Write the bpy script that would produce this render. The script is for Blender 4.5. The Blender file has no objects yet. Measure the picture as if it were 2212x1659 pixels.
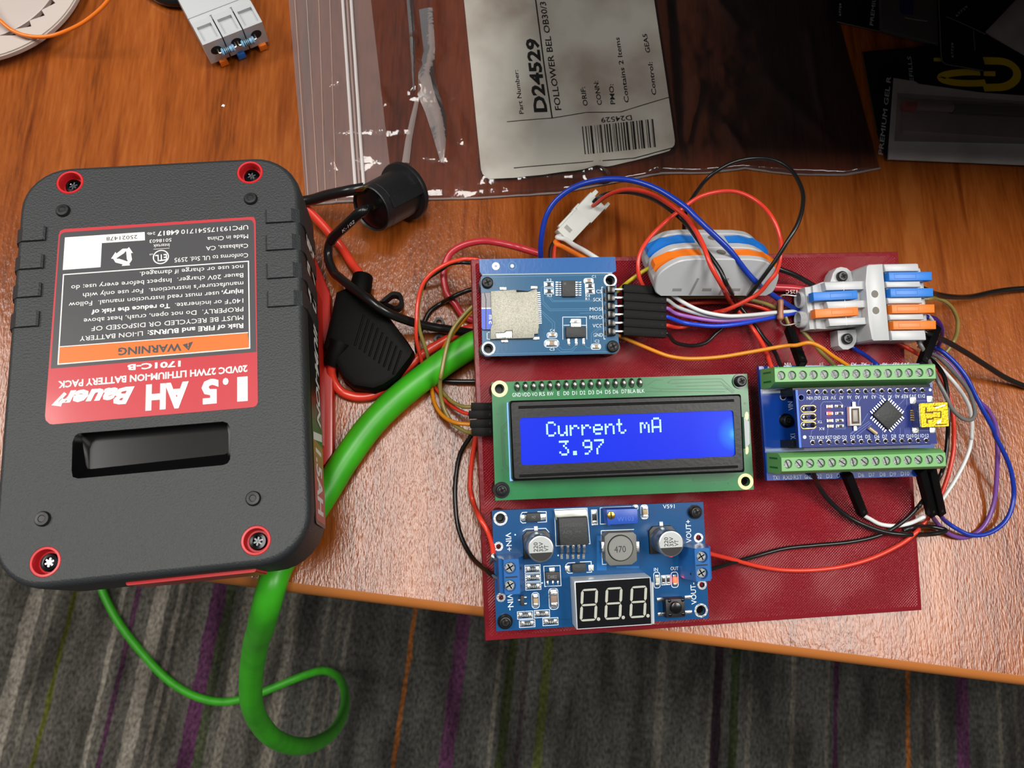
import bpy, bmesh, math, random
from mathutils import Vector, Matrix, noise, geometry
random.seed(7)
S = bpy.context.scene
COL = S.collection
V = Vector
# ------------------------------------------------------------------ camera
F, CX, CY, CAMH = 1650.0, 1106.0, 829.5, 0.255          # focal length in px of the 2212x1659 frame, metres above the desk
dn = V((960 - CX, -(1230 - CY), -F)).normalized()        # straight down, in camera space
up = -dn
ex = (V((1, 0, 0)) - V((1, 0, 0)).dot(up) * up).normalized()
ey = up.cross(ex)
RCW = Matrix((ex, ey, up))
cam = bpy.data.objects.new('camera', bpy.data.cameras.new('camera'))
COL.objects.link(cam)
cam.matrix_world = Matrix.Translation((0, 0, CAMH)) @ RCW.to_4x4()
cam.data.sensor_width = 36
cam.data.lens = 36 * F / 2212
cam.data.clip_start = 0.01
cam.data.dof.use_dof = True
cam.data.dof.focus_distance = 0.232
cam.data.dof.aperture_fstop = 28
S.camera = cam
# ------------------------------------------------------------------ light
S.view_settings.view_transform = 'Standard'
S.view_settings.look = 'None'
S.view_settings.gamma = 1
S.view_settings.exposure = 0
w = bpy.data.worlds.new('office'); S.world = w
w.use_nodes = True
w.node_tree.nodes['Background'].inputs[0].default_value = (0.9, 0.95, 1.0, 1)
w.node_tree.nodes['Background'].inputs[1].default_value = 0.11
def panel(name, loc, sx, sy, power, col=(1, 0.96, 0.9)):
    l = bpy.data.lights.new(name, 'AREA')
    l.shape = 'RECTANGLE'; l.size = sx; l.size_y = sy; l.energy = power; l.color = col
    o = bpy.data.objects.new(name, l); COL.objects.link(o); o.location = loc
    return o
panel('ceiling_panel_light', (-0.08, 0.20, 1.9), 0.34, 1.05, 21)
panel('ceiling_panel_light', (1.12, 0.05, 1.9), 0.8, 0.7, 28)
panel('ceiling_panel_light', (-1.7, 0.35, 1.9), 1.2, 0.6, 36)

# ------------------------------------------------------------------ helpers
def lin(h):
    c = [int(h[i:i + 2], 16) / 255 for i in (0, 2, 4)]
    return tuple(x / 12.92 if x < .04045 else ((x + .055) / 1.055) ** 2.4 for x in c) + (1,)
MATS = {}
def mat(name, hexc, rough=.5, metal=0, bump=None, emit=None, var=None, coat=0, spec=.5, trans=0, alpha=1):
    """principled material; bump=(scale per m, strength, distance m); var=(scale, dark hex)"""
    if name in MATS: return MATS[name]
    m = bpy.data.materials.new(name); m.use_nodes = True
    nt = m.node_tree; N = nt.nodes; b = N['Principled BSDF']
    b.inputs['Base Color'].default_value = lin(hexc)
    b.inputs['Roughness'].default_value = rough
    b.inputs['Metallic'].default_value = metal
    b.inputs['Specular IOR Level'].default_value = spec
    b.inputs['Coat Weight'].default_value = coat
    b.inputs['Coat Roughness'].default_value = .1
    b.inputs['Transmission Weight'].default_value = trans
    b.inputs['Alpha'].default_value = alpha
    if emit:
        b.inputs['Emission Color'].default_value = lin(emit[0]); b.inputs['Emission Strength'].default_value = emit[1]
    if bump or var:
        tc = N.new('ShaderNodeTexCoord')
    if bump:
        n = N.new('ShaderNodeTexNoise'); n.inputs['Scale'].default_value = bump[0]; n.inputs['Detail'].default_value = 3
        bp = N.new('ShaderNodeBump'); bp.inputs['Strength'].default_value = bump[1]; bp.inputs['Distance'].default_value = bump[2]
        nt.links.new(tc.outputs['Object'], n.inputs['Vector']); nt.links.new(n.outputs['Fac'], bp.inputs['Height'])
        nt.links.new(bp.outputs['Normal'], b.inputs['Normal'])
    if var:
        n = N.new('ShaderNodeTexNoise'); n.inputs['Scale'].default_value = var[0]; n.inputs['Detail'].default_value = 4
        mx = N.new('ShaderNodeMix'); mx.data_type = 'RGBA'
        mx.inputs[6].default_value = lin(hexc); mx.inputs[7].default_value = lin(var[1])
        r = N.new('ShaderNodeMapRange'); r.inputs[1].default_value = .42; r.inputs[2].default_value = .66
        nt.links.new(tc.outputs['Object'], n.inputs['Vector']); nt.links.new(n.outputs['Fac'], r.inputs[0])
        nt.links.new(r.outputs[0], mx.inputs[0]); nt.links.new(mx.outputs[2], b.inputs['Base Color'])
    MATS[name] = m
    return m

def K(x0, y0, s): return lambda x, y: (x0 + x / s, y0 + y / s)      # a zoomed view of the photograph -> photograph pixels
A1, A2, A3, A4 = K(0, 0, 3.386), K(600, 0, 3.386), K(1000, 0, 3.386), K(1650, 0, 3.936)
A5, A6 = K(0, 320, 2.962), K(0, 780, 2.962)
B1, B2, B3, B4, B5 = K(640, 330, 5.183), K(640, 560, 5.183), K(880, 480, 9.215), K(1010, 540, 4.9156), K(880, 640, 5.186)
B6, B7, B8 = K(1140, 360, 5.183), K(1360, 340, 5.185), K(1600, 520, 3.614)
C1, C2, C3, C4, C5, C8 = K(1040, 790, 3.568), K(1620, 760, 4.809), K(1040, 1070, 4.254), K(1500, 940, 3.107), K(0, 1180, 2.765), K(960, 860, 3.77)
D1, D2, D3, D4, D5, D6, D7 = K(1960, 700, 6.381), K(1960, 940, 6.381), K(1420, 600, 7.373), K(1640, 560, 8.295), K(1940, 560, 6.91), K(380, 0, 9.217), K(640, 440, 2.44)

def ray(px, py): return RCW @ V((px - CX, -(py - CY), -F))
class Fr:
    """a local frame in millimetres; loc() finds the point of the plane z=h seen at a pixel of the photograph"""
    def __init__(s, M): s.M = M; s.I = M.inverted()
    def loc(s, px, py, h=0):
        o = s.I @ V((0, 0, CAMH)); d = s.I.to_3x3() @ ray(px, py)
        t = (h * .001 - o.z) / d.z
        return (o + d * t) * 1000
    def w(s, v): return (s.M @ (V(v) * .001)) * 1000
    def l(s, v): return (s.I @ (V(v) * .001)) * 1000
WORLD = Fr(Matrix.Identity(4))
def P(px, py, z=0): return WORLD.loc(px, py, z)
def pnp(r, t):
    r = V(r); a = r.length; R = Matrix.Rotation(a, 3, r.normalized())
    D = Matrix(((1, 0, 0), (0, -1, 0), (0, 0, -1)))
    Rw = RCW @ D @ R @ D
    tw = RCW @ (D @ V(t)) + V((0, 0, CAMH))
    return Fr(Matrix.Translation(tw) @ Rw.to_4x4())
PLATE = pnp((-.05302264, -.10439014, -.03779), (.06115529, .0174738, .24759152))
BAT = pnp((-.28826631, -.08582425, -.09755402), (-.09527097, -.01763873, .20536853))
def pl(q, h=0): return PLATE.loc(q[0], q[1], h)
def pw(q, h=0): return PLATE.w(pl(q, h))
def axes(o, x, z):
    """frame at o (mm) with z axis along z and x axis near x"""
    z = V(z).normalized(); x = V(x); x = (x - x.dot(z) * z).normalized(); y = z.cross(x)
    M = Matrix((x, y, z)).transposed().to_4x4(); M.translation = V(o) * .001
    return Fr(M)

TXT = {}
def glyphs(s, bold=0, shear=0):
    k = (s, bold, shear)
    if k not in TXT:
        c = bpy.data.curves.new('t', 'FONT'); c.body = s; c.resolution_u = 2; c.offset = bold; c.shear = shear
        o = bpy.data.objects.new('t', c)
        me = bpy.data.meshes.new_from_object(o)
        vs = [(v.co.x, v.co.y) for v in me.vertices]; fs = [tuple(p.vertices) for p in me.polygons]
        bpy.data.objects.remove(o); bpy.data.curves.remove(c); bpy.data.meshes.remove(me)
        x0 = min(v[0] for v in vs); x1 = max(v[0] for v in vs)
        TXT[k] = ([(x - x0, y) for x, y in vs], fs, x1 - x0)
    return TXT[k]
CAP = max(v[1] for v in glyphs('H')[0])

ORG = {}
class MB:
    """collects shapes in millimetres of a frame and links them as one mesh object"""
    def __init__(s): s.v = []; s.f = []; s.mi = []; s.ms = []; s.T = None
    def m(s, a):
        if a not in s.ms: s.ms.append(a)
        return s.ms.index(a)
    def add(s, vs, fs, a):
        n = len(s.v); k = s.m(a)
        s.v += [(s.T @ V(v)) if s.T else V(v) for v in vs]
        s.f += [tuple(i + n for i in f) for f in fs]; s.mi += [k] * len(fs)
        return s
    def rings(s, rs, a, cap0=True, cap1=True, closed=True):
        n = len(rs[0]); vs = [v for r in rs for v in r]; fs = []
        for i in range(len(rs) - 1):
            for j in range(n if closed else n - 1):
                k = (j + 1) % n
                fs.append((i * n + j, i * n + k, (i + 1) * n + k, (i + 1) * n + j))
        if cap0: fs.append(tuple(range(n - 1, -1, -1)))
        if cap1: fs.append(tuple((len(rs) - 1) * n + j for j in range(n)))
        return s.add(vs, fs, a)
    def prism(s, pts, z0, z1, a, bev=0, bev0=0):
        pts = [V((p[0], p[1])) for p in pts]
        if sum(pts[i - 1].x * pts[i].y - pts[i].x * pts[i - 1].y for i in range(len(pts))) < 0: pts.reverse()
        if bev:
            rs = [(bev0, z0), (0, z0 + bev0)] if bev0 else [(0, z0)]
            rs += [(0, z1 - bev), (.29 * bev, z1 - .29 * bev), (bev, z1)]
        else: rs = [(0, z0), (0, z1)]
        return s.rings([[(p.x, p.y, z) for p in inset(pts, i)] for i, z in rs], a)
    def box(s, x, y, z0, z1, wx, wy, a, rot=0, bev=0):
        c, n = math.cos(rot), math.sin(rot)
        return s.prism([(x + c * i * wx / 2 - n * j * wy / 2, y + n * i * wx / 2 + c * j * wy / 2) for i, j in ((-1, -1), (1, -1), (1, 1), (-1, 1))], z0, z1, a, bev)
    def cyl(s, x, y, z0, z1, r, a, n=24, r1=None, bev=0):
        r1 = r if r1 is None else r1
        rs = [(r, z0)] + ([(r1, z1 - bev), (r1 - .3 * bev, z1 - .3 * bev), (r1 - bev, z1)] if bev else [(r1, z1)])
        return s.rings([[(x + q * math.cos(6.28318 * i / n), y + q * math.sin(6.28318 * i / n), z) for i in range(n)] for q, z in rs], a)
    def lathe(s, prof, a, x=0, y=0, n=32, caps=(True, True)):
        return s.rings([[(x + q * math.cos(6.28318 * i / n), y + q * math.sin(6.28318 * i / n), z) for i in range(n)] for q, z in prof], a, *caps)
    def ring(s, x, y, z, r0, r1, a, n=32):
        vs = []; fs = []
        for i in range(n):
            c, q = math.cos(6.28318 * i / n), math.sin(6.28318 * i / n)
            vs += [(x + r0 * c, y + r0 * q, z), (x + r1 * c, y + r1 * q, z)]
            j = (i + 1) % n
            fs.append((2 * i, 2 * i + 1, 2 * j + 1, 2 * j))
        return s.add(vs, fs, a)
    def poly(s, pts, z, a):
        pts = [V((p[0], p[1])) for p in pts]
        if sum(pts[i - 1].x * pts[i].y - pts[i].x * pts[i - 1].y for i in range(len(pts))) < 0: pts.reverse()
        return s.add([(p.x, p.y, z) for p in pts], [tuple(range(len(pts)))], a)
    def strip(s, pts, wd, z, a, closed=False):
        p = [V((q[0], q[1])) for q in pts]; n = len(p); vs = []
        for i in range(n):
            d0 = (p[i] - p[i - 1]) if (i > 0 or closed) else (p[1] - p[0])
            d1 = (p[(i + 1) % n] - p[i]) if (i < n - 1 or closed) else d0
            d0 = d0.normalized(); d1 = d1.normalized(); t = (d0 + d1)
            t = t.normalized() if t.length > 1e-6 else d0
            o = V((-t.y, t.x)) * (wd / 2 / max(.5, t.dot(d1)))
            vs += [(p[i].x + o.x, p[i].y + o.y, z), (p[i].x - o.x, p[i].y - o.y, z)]
        fs = [(2 * i, 2 * i + 1, 2 * ((i + 1) % n) + 1, 2 * ((i + 1) % n)) for i in range(n if closed else n - 1)]
        return s.add(vs, fs, a)
    def frame(s, x, y, wx, wy, wd, z, a, rot=0):
        c, n = math.cos(rot), math.sin(rot)
        return s.strip([(x + c * i * wx / 2 - n * j * wy / 2, y + n * i * wx / 2 + c * j * wy / 2) for i, j in ((-1, -1), (1, -1), (1, 1), (-1, 1))], wd, z, a, True)
    def holed(s, pts, holes, z0, z1, a):
        """slab with holes; holes are lists of points"""
        pts = [V((p[0], p[1])) for p in pts]
        loops = [pts] + [[V((q[0], q[1])) for q in h] for h in holes]
        co = []; eds = []
        for lp in loops:
            k = len(co); co += lp; eds += [(k + i, k + (i + 1) % len(lp)) for i in range(len(lp))]
        vo, _, fo, *_r = geometry.delaunay_2d_cdt(co, eds, [], 0, 1e-7)
        def inside(p, lp):
            c = False
            for i in range(len(lp)):
                a_, b_ = lp[i - 1], lp[i]
                if (a_.y > p.y) != (b_.y > p.y) and p.x < (b_.x - a_.x) * (p.y - a_.y) / (b_.y - a_.y) + a_.x: c = not c
            return c
        top = []
        for f in fo:
            c = sum((vo[i] for i in f), V((0, 0))) / len(f)
            if inside(c, loops[0]) and not any(inside(c, h) for h in loops[1:]):
                ar = (vo[f[1]] - vo[f[0]]).cross(vo[f[2]] - vo[f[0]]); top.append(tuple(f) if ar > 0 else tuple(reversed(f)))
        vs = [V((p.x, p.y, z1)) for p in vo]
        s.add(vs, top, a)
        if z0 is not None:
            s.add([(v.x, v.y, z0) for v in vs], [tuple(reversed(f)) for f in top], a)
            for loop in [pts] + holes:
                s.rings([[(q[0], q[1], z0) for q in loop], [(q[0], q[1], z1) for q in loop]], a, False, False)
        return s
    def tube(s, pts, r, a, n=12, caps=True):
        pts = [V(p) for p in pts]; rs = []
        t = (pts[1] - pts[0]).normalized(); nn = t.orthogonal().normalized()
        for i, p in enumerate(pts):
            t = (pts[min(i + 1, len(pts) - 1)] - pts[max(i - 1, 0)]).normalized()
            nn = (nn - nn.dot(t) * t).normalized(); bb = t.cross(nn)
            q = r[i] if isinstance(r, (list, tuple)) else r
            rs.append([p + q * (math.cos(6.28318 * j / n) * nn + math.sin(6.28318 * j / n) * bb) for j in range(n)])
        return s.rings(rs, a, caps, caps)
    def dome(s, x, y, z, r, h, a, n=20, k=5):
        return s.lathe([(r * math.cos(i * 1.45 / k), z + h * math.sin(i * 1.5708 / k)) for i in range(k + 1)], a, x, y, n)
    def text(s, t, p0, p1, cap, a, z, bold=0, shear=0):
        vs, fs, W = glyphs(t, bold, shear)
        p0 = V((p0[0], p0[1])); d = V((p1[0], p1[1])) - p0; sx = d.length / W; sy = cap / CAP
        d.normalize(); n = V((-d.y, d.x))
        return s.add([(p0.x + d.x * x * sx + n.x * y * sy, p0.y + d.y * x * sx + n.y * y * sy, z) for x, y in vs], fs, a)
    def mesh(s, org):
        me = bpy.data.meshes.new('m'); o = V(org)
        me.from_pydata([(v - o) * .001 for v in s.v], [], s.f)
        for a in s.ms: me.materials.append(a)
        me.polygons.foreach_set('material_index', s.mi)
        me.polygons.foreach_set('use_smooth', [True] * len(s.f))
        me.update(); me.set_sharp_from_angle(angle=math.radians(32))
        return me
    def build(s, name, parent):
        o = bpy.data.objects.new(name, s.mesh(ORG[parent.name])); o.data.name = name
        COL.objects.link(o); o.parent = parent; ORG[o.name] = ORG[parent.name]
        return o
    def solo(s, name, label, cat, fr=WORLD, o=(0, 0, 0), group=None):
        ob = bpy.data.objects.new(name, s.mesh(o)); ob.data.name = name
        COL.objects.link(ob); ob.matrix_world = fr.M @ Matrix.Translation(V(o) * .001)
        return tag(ob, label, cat, group)
def inset(pts, d):
    if not d: return pts
    out = []; n = len(pts)
    for i in range(n):
        a = (pts[i] - pts[i - 1]).normalized(); b = (pts[(i + 1) % n] - pts[i]).normalized()
        t = (a + b).normalized() if (a + b).length > 1e-6 else a
        out.append(pts[i] + V((-t.y, t.x)) * (d / max(.35, t.dot(b))))
    return out
def tag(o, label, cat, group=None):
    o['label'] = label; o['category'] = cat
    if group: o['group'] = group
    return o
def thing(name, label, cat, fr=WORLD, o=(0, 0, 0), group=None):
    e = bpy.data.objects.new(name, None); COL.objects.link(e); e.empty_display_size = .005
    e.matrix_world = fr.M @ Matrix.Translation(V(o) * .001); ORG[e.name] = V(o)
    return tag(e, label, cat, group)
def circ(x, y, r, n=24): return [(x + r * math.cos(6.28318 * i / n), y + r * math.sin(6.28318 * i / n)) for i in range(n)]
def rrect(x0, y0, x1, y1, r, n=6):
    out = []
    for cx_, cy_, a0 in ((x1 - r, y0 + r, -90), (x1 - r, y1 - r, 0), (x0 + r, y1 - r, 90), (x0 + r, y0 + r, 180)):
        for i in range(n + 1):
            a = math.radians(a0 + 90 * i / n); out.append((cx_ + r * math.cos(a), cy_ + r * math.sin(a)))
    return out
def smooth(pts, k=8):
    p = [V(q) for q in pts]; p = [2 * p[0] - p[1]] + p + [2 * p[-1] - p[-2]]; out = []
    for i in range(1, len(p) - 2):
        a, b, c, d = p[i - 1:i + 3]
        for j in range(k):
            t = j / k
            out.append(.5 * (2 * b + (c - a) * t + (2 * a - 5 * b + 4 * c - d) * t * t + (3 * b - a - 3 * c + d) * t ** 3))
    out.append(p[-2])
    return out
# ------------------------------------------------------------------ setting materials
def nodes(m): return m.node_tree, m.node_tree.nodes, m.node_tree.links, m.node_tree.nodes['Principled BSDF']
def ramp(N, stops, interp='LINEAR'):
    r = N.new('ShaderNodeValToRGB'); r.color_ramp.interpolation = interp; e = r.color_ramp.elements
    while len(e) > 1: e.remove(e[-1])
    for i, (p, c) in enumerate(stops):
        q = e[0] if i == 0 else e.new(p)
        q.position = p; q.color = lin(c)
    return r
def wood():
    m = mat('cherry_veneer', 'a5561f', .2); nt, N, L, b = nodes(m)
    tc = N.new('ShaderNodeTexCoord')
    def nz(sx, sy, sc, det=4, rot=0.0, dist=0.0):
        mp = N.new('ShaderNodeMapping'); mp.inputs['Scale'].default_value = (sx, sy, 1); mp.inputs['Rotation'].default_value = (0, 0, rot)
        n = N.new('ShaderNodeTexNoise'); n.inputs['Scale'].default_value = sc; n.inputs['Detail'].default_value = det; n.inputs['Distortion'].default_value = dist
        L.new(tc.outputs['Object'], mp.inputs['Vector']); L.new(mp.outputs[0], n.inputs['Vector']); return n.outputs['Fac']
    def mix(a, bb, f):
        x = N.new('ShaderNodeMix'); x.data_type = 'FLOAT'; x.inputs[0].default_value = f
        L.new(a, x.inputs[2]); L.new(bb, x.inputs[3]); return x.outputs[0]
    broad = nz(1, .12, 60, 3, .05, .6); fine = nz(1, .09, 900, 5, .05)
    r = ramp(N, [(.36, '6f3610'), (.46, '8a4516'), (.56, '974f1d'), (.66, 'a35c27')])
    L.new(mix(broad, fine, .42), r.inputs[0])
    streak = nz(1, .07, 130, 2, .05, .3)
    r2 = ramp(N, [(.58, 'ffffff'), (.72, 'b89a86')])
    L.new(streak, r2.inputs[0])
    mm = N.new('ShaderNodeMix'); mm.data_type = 'RGBA'; mm.blend_type = 'MULTIPLY'; mm.inputs[0].default_value = 1
    L.new(r.outputs[0], mm.inputs[6]); L.new(r2.outputs[0], mm.inputs[7]); L.new(mm.outputs[2], b.inputs['Base Color'])
    bp = N.new('ShaderNodeBump'); bp.inputs['Strength'].default_value = .6; bp.inputs['Distance'].default_value = .00028
    L.new(mix(nz(1, .3, 1700, 2), nz(1, .4, 800, 2), .5), bp.inputs['Height']); L.new(bp.outputs[0], b.inputs['Normal'])
    return m
M_WOOD = wood()
M_EDGE = mat('orange_edge_band', 'b06a30', .38, bump=(300, .1, .0005))
def carpet(parts):
    """parts = [(stops, where the next one takes over), ...]"""
    m = mat('striped_carpet', '55534d', .95, spec=.1); nt, N, L, b = nodes(m)
    tc = N.new('ShaderNodeTexCoord')
    mp = N.new('ShaderNodeMapping'); mp.inputs['Scale'].default_value = (1, .25, 1)
    n = N.new('ShaderNodeTexNoise'); n.inputs['Scale'].default_value = 120; n.inputs['Detail'].default_value = 3
    L.new(tc.outputs['Object'], mp.inputs[0]); L.new(mp.outputs[0], n.inputs['Vector'])
    sp = N.new('ShaderNodeSeparateXYZ'); L.new(tc.outputs['Object'], sp.inputs[0])
    def math_(op, a, bb):
        x = N.new('ShaderNodeMath'); x.operation = op
        for i, q in enumerate((a, bb)):
            if isinstance(q, (int, float)): x.inputs[i].default_value = q
            else: L.new(q, x.inputs[i])
        return x.outputs[0]
    u = math_('ADD', sp.outputs[0], math_('MULTIPLY', math_('SUBTRACT', n.outputs['Fac'], .5), .006))
    u = math_('MULTIPLY', u, USC)
    cur = None
    for st, split in parts:
        r = ramp(N, st, 'CONSTANT'); L.new(u, r.inputs[0])
        if cur is None: cur = r.outputs[0]
        else:
            mx = N.new('ShaderNodeMix'); mx.data_type = 'RGBA'
            L.new(math_('GREATER_THAN', u, last), mx.inputs[0]); L.new(cur, mx.inputs[6]); L.new(r.outputs[0], mx.inputs[7]); cur = mx.outputs[2]
        last = split
    n2 = N.new('ShaderNodeTexNoise'); n2.inputs['Scale'].default_value = 330; n2.inputs['Detail'].default_value = 4
    mp2 = N.new('ShaderNodeMapping'); mp2.inputs['Scale'].default_value = (1, .55, 1)
    L.new(tc.outputs['Object'], mp2.inputs[0]); L.new(mp2.outputs[0], n2.inputs['Vector'])
    r3 = ramp(N, [(.3, '8a8a8a'), (.7, 'ffffff')]); L.new(n2.outputs['Fac'], r3.inputs[0])
    m2 = N.new('ShaderNodeMix'); m2.data_type = 'RGBA'; m2.blend_type = 'MULTIPLY'; m2.inputs[0].default_value = 1
    L.new(cur, m2.inputs[6]); L.new(r3.outputs[0], m2.inputs[7])
    n3 = N.new('ShaderNodeTexNoise'); n3.inputs['Scale'].default_value = 30; n3.inputs['Detail'].default_value = 3
    L.new(mp.outputs[0], n3.inputs['Vector'])
    r4 = ramp(N, [(.38, 'a8a8a8'), (.62, 'ffffff')]); L.new(n3.outputs['Fac'], r4.inputs[0])
    m3 = N.new('ShaderNodeMix'); m3.data_type = 'RGBA'; m3.blend_type = 'MULTIPLY'; m3.inputs[0].default_value = 1
    L.new(m2.outputs[2], m3.inputs[6]); L.new(r4.outputs[0], m3.inputs[7])
    L.new(m3.outputs[2], b.inputs['Base Color'])
    bp = N.new('ShaderNodeBump'); bp.inputs['Strength'].default_value = .7; bp.inputs['Distance'].default_value = .003
    L.new(n2.outputs['Fac'], bp.inputs['Height']); L.new(bp.outputs[0], b.inputs['Normal'])
    return m
# ------------------------------------------------------------------ floor, desk, unseen slab added to shade the back right
FZ = -740.0
fa = [P(890, 1290, FZ), P(830, 1659, FZ), P(1955, 1460, FZ), P(1960, 1659, FZ)]
fdir = ((fa[0] - fa[1]).normalized() + (fa[2] - fa[3]).normalized()).normalized()
FLOOR = axes((0, 0, FZ), V((fdir.y, -fdir.x, 0)), (0, 0, 1))
LT, TN, PU, GR, OR, DK, BS = 'aea598', '989184', '6a4060', '5c6234', 'b06a34', '4a4a48', '747068'
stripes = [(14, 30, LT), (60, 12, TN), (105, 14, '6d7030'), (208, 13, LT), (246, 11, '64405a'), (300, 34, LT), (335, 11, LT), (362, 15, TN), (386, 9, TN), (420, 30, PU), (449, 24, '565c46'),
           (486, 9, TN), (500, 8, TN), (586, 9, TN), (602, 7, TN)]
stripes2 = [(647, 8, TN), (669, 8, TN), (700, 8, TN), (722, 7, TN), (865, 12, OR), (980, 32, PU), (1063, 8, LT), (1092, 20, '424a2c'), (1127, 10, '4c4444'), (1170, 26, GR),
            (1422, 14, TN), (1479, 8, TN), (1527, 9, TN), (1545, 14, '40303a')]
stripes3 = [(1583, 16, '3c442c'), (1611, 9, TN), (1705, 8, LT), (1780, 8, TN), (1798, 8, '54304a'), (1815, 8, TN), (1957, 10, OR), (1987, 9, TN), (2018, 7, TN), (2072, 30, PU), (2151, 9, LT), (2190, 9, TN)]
def fu(px): return (FLOOR.l(P(px, 1500, FZ)).x * .001)
USC = .7
U0 = .05 - fu(-40)
def stops(ss, base):
    out = [(0, base)]
    for x, wd, c in ss: out += [((fu(x - wd / 2) + U0) * USC, c), ((fu(x + wd / 2) + U0) * USC, base)]
    return out
F2 = Fr(FLOOR.M @ Matrix.Translation((-U0, 0, 0)))
M_CARPET = carpet([(stops(stripes, BS), (fu(620) + U0) * USC), (stops([(a, b, {LT: '7c766a', TN: '716d64'}.get(c, c)) for a, b, c in stripes2], '5a5954'), (fu(1565) + U0) * USC), (stops([(a, b, {LT: '7c766a', TN: '716d64'}.get(c, c)) for a, b, c in stripes3], '5a5954'), 1)])  # darker base colour right of the first part paints in the desk's shade
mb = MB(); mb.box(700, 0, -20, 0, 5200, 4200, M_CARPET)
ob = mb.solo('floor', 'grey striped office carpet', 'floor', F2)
ob['kind'] = 'structure'

E0, E1 = P(700, 1267), P(2212, 1460)
ed = (E1 - E0).normalized(); eo = V((ed.y, -ed.x, 0))          # along the front edge, outwards
desk = thing('desk', 'cherry veneer desk top with a rounded orange front edge', 'desk', WORLD, E0)
ea, eb = E0 - ed * 620, E0 + ed * 900
mb = MB(); mb.prism([ea, eb, eb - eo * 800, ea - eo * 800], -26, 0, M_WOOD)
mb.build('desktop', desk)
prof = [(0, -26), (2.2, -25.4), (3.2, -23), (3.3, -5), (3.1, -2.6), (2.4, -1), (1.3, -.2), (0, 0)]
mb = MB(); mb.rings([[p + eo * o + V((0, 0, z)) for o, z in prof] for p in (ea, eb)], M_EDGE)
mb.build('edge_moulding', desk)

sh = MB()
M_BLOCKER = mat('blocker_brown', '4a3a30', .5)
sh.box(312, 475, 122, 142, 596, 694, M_BLOCKER)  # slab and its support added out of view to darken the desk's back right
sh.box(601, 470, 0, 122, 18, 690, M_BLOCKER)
ob = sh.solo('shade_blocker_1', 'unseen slab added to cast shade on the back right of the desk', 'shade blocker', WORLD, (330, 480, 0)); ob['kind'] = 'structure'
# ------------------------------------------------------------------ shared materials
BLK = mat('black_plastic', '17181a', .42, bump=(900, .15, .0004))
BLKS = mat('black_gloss_plastic', '0c0c0d', .22)
SHELL = mat('battery_black', '2c2f31', .5, bump=(1900, .35, .0005))
RED = mat('battery_red', 'c8242a', .35)
REDL = mat('label_red', 'c23a42', .32, coat=.3)
WHT = mat('print_white', 'f2f2ee', .5)
GRY = mat('label_grey', '47474a', .35, coat=.3)
ORG_ = mat('label_orange', 'e8722a', .35, coat=.3)
PRT = mat('print_black', '141414', .5)
CHR = mat('chrome', 'd8dadc', .18, 1)
SCR = mat('screw_zinc', 'c0c6c4', .42, .75, bump=(2600, .9, .0006))
STEEL = mat('dark_steel', '2a2a2c', .2, 1)
SOLD = mat('solder', 'c2c4c4', .28, 1, bump=(2500, .3, .0003))
SILK = mat('silkscreen', 'dfe9ee', .6)
GOLD = mat('brass', 'c9a24a', .25, 1)
DARK = mat('dark_hole', '0a0908', .8)

def screw(parent, fr_q, h, r=1.9, z0=None, hh=1.5, washer=0):
    """black cross-head screw at local point fr_q with its head top at h"""
    x, y = fr_q; mb = MB()
    if washer: mb.cyl(x, y, h - hh - .5, h - hh, washer, BLKS, 28)
    mb.lathe([(r * .5, z0 if z0 is not None else h - hh - 3), (r * .5, h - hh), (r, h - hh), (r, h - .5), (r * .86, h - .12), (r * .7, h)], BLK, x, y, 24)
    for a in (.4, .4 + 1.5708): mb.box(x, y, h - .3, h + .012, r * 1.15, r * .32, DARK, a)
    mb.ring(x, y, h + .008, r * .58, r * .7, STEEL)
    return mb.build('screw', parent)

# ------------------------------------------------------------------ battery pack and the red adapter under it
bl = lambda q, h=0: BAT.loc(q[0], q[1], h)
bt = thing('battery_pack', 'large black and red rechargeable tool battery lying label side up on the left', 'battery', BAT, (0, -10, -40))
out = rrect(-38, -67.9, 38.6, 48.5, 13, 8)
scr = [(-24.7, 43.2), (24.7, 43.2), (24.9, -61.6), (-25.1, -61.6)]
mb = MB()
mb.rings([[(p.x, p.y, z) for p in inset([V(q) for q in out], i)] for i, z in ((2.5, -26), (.6, -25), (0, -22), (0, -3), (.18, -1.6), (.6, -.6), (1.2, -.12), (1.62, 0))], SHELL, True, False)
rec = [bl(A6(*q)) for q in ((500, 462), (1425, 386), (1455, 395), (1472, 425), (1482, 470), (1472, 630), (1455, 655), (1425, 666), (500, 752), (465, 742), (458, 700), (463, 520), (478, 480))]
holes = [circ(x, y, 3.72, 28) for x, y in scr] + [[(p.x, p.y) for p in rec]]
mb.holed(inset([V(q) for q in out], 1.62), holes, None, 0, SHELL)
for x, y in scr: mb.rings([[(a, b_, z) for a, b_ in circ(x, y, 3.72, 28)] for z in (-.9, 0)], SHELL, False, False)
flo = [bl(A6(*q), -4.5) for q in ((530, 470), (1420, 395), (1440, 405), (1455, 425), (1462, 470), (1462, 570), (1455, 588), (1440, 596), (590, 690), (560, 688), (548, 660), (530, 530), (525, 490))]
mb.rings([[(p.x, p.y, z) for p in q] for q, z in ((rec, 0), ([a * .9 + b_ * .1 for a, b_ in zip(rec, flo)], -.8), (flo, -4.5))][::-1], BLKS, True, False)
shell = mb.build('case', bt)
mb = MB(); mb.prism(rrect(-17, 47.9, 18, 48.7, .3), -9, -2.0, RED); mb.build('red_accent', bt)
mb = MB(); mb.prism(rrect(-9, -68.7, 23, -67, .6), -20, -7.5, RED); mb.build('red_accent', bt)
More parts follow.
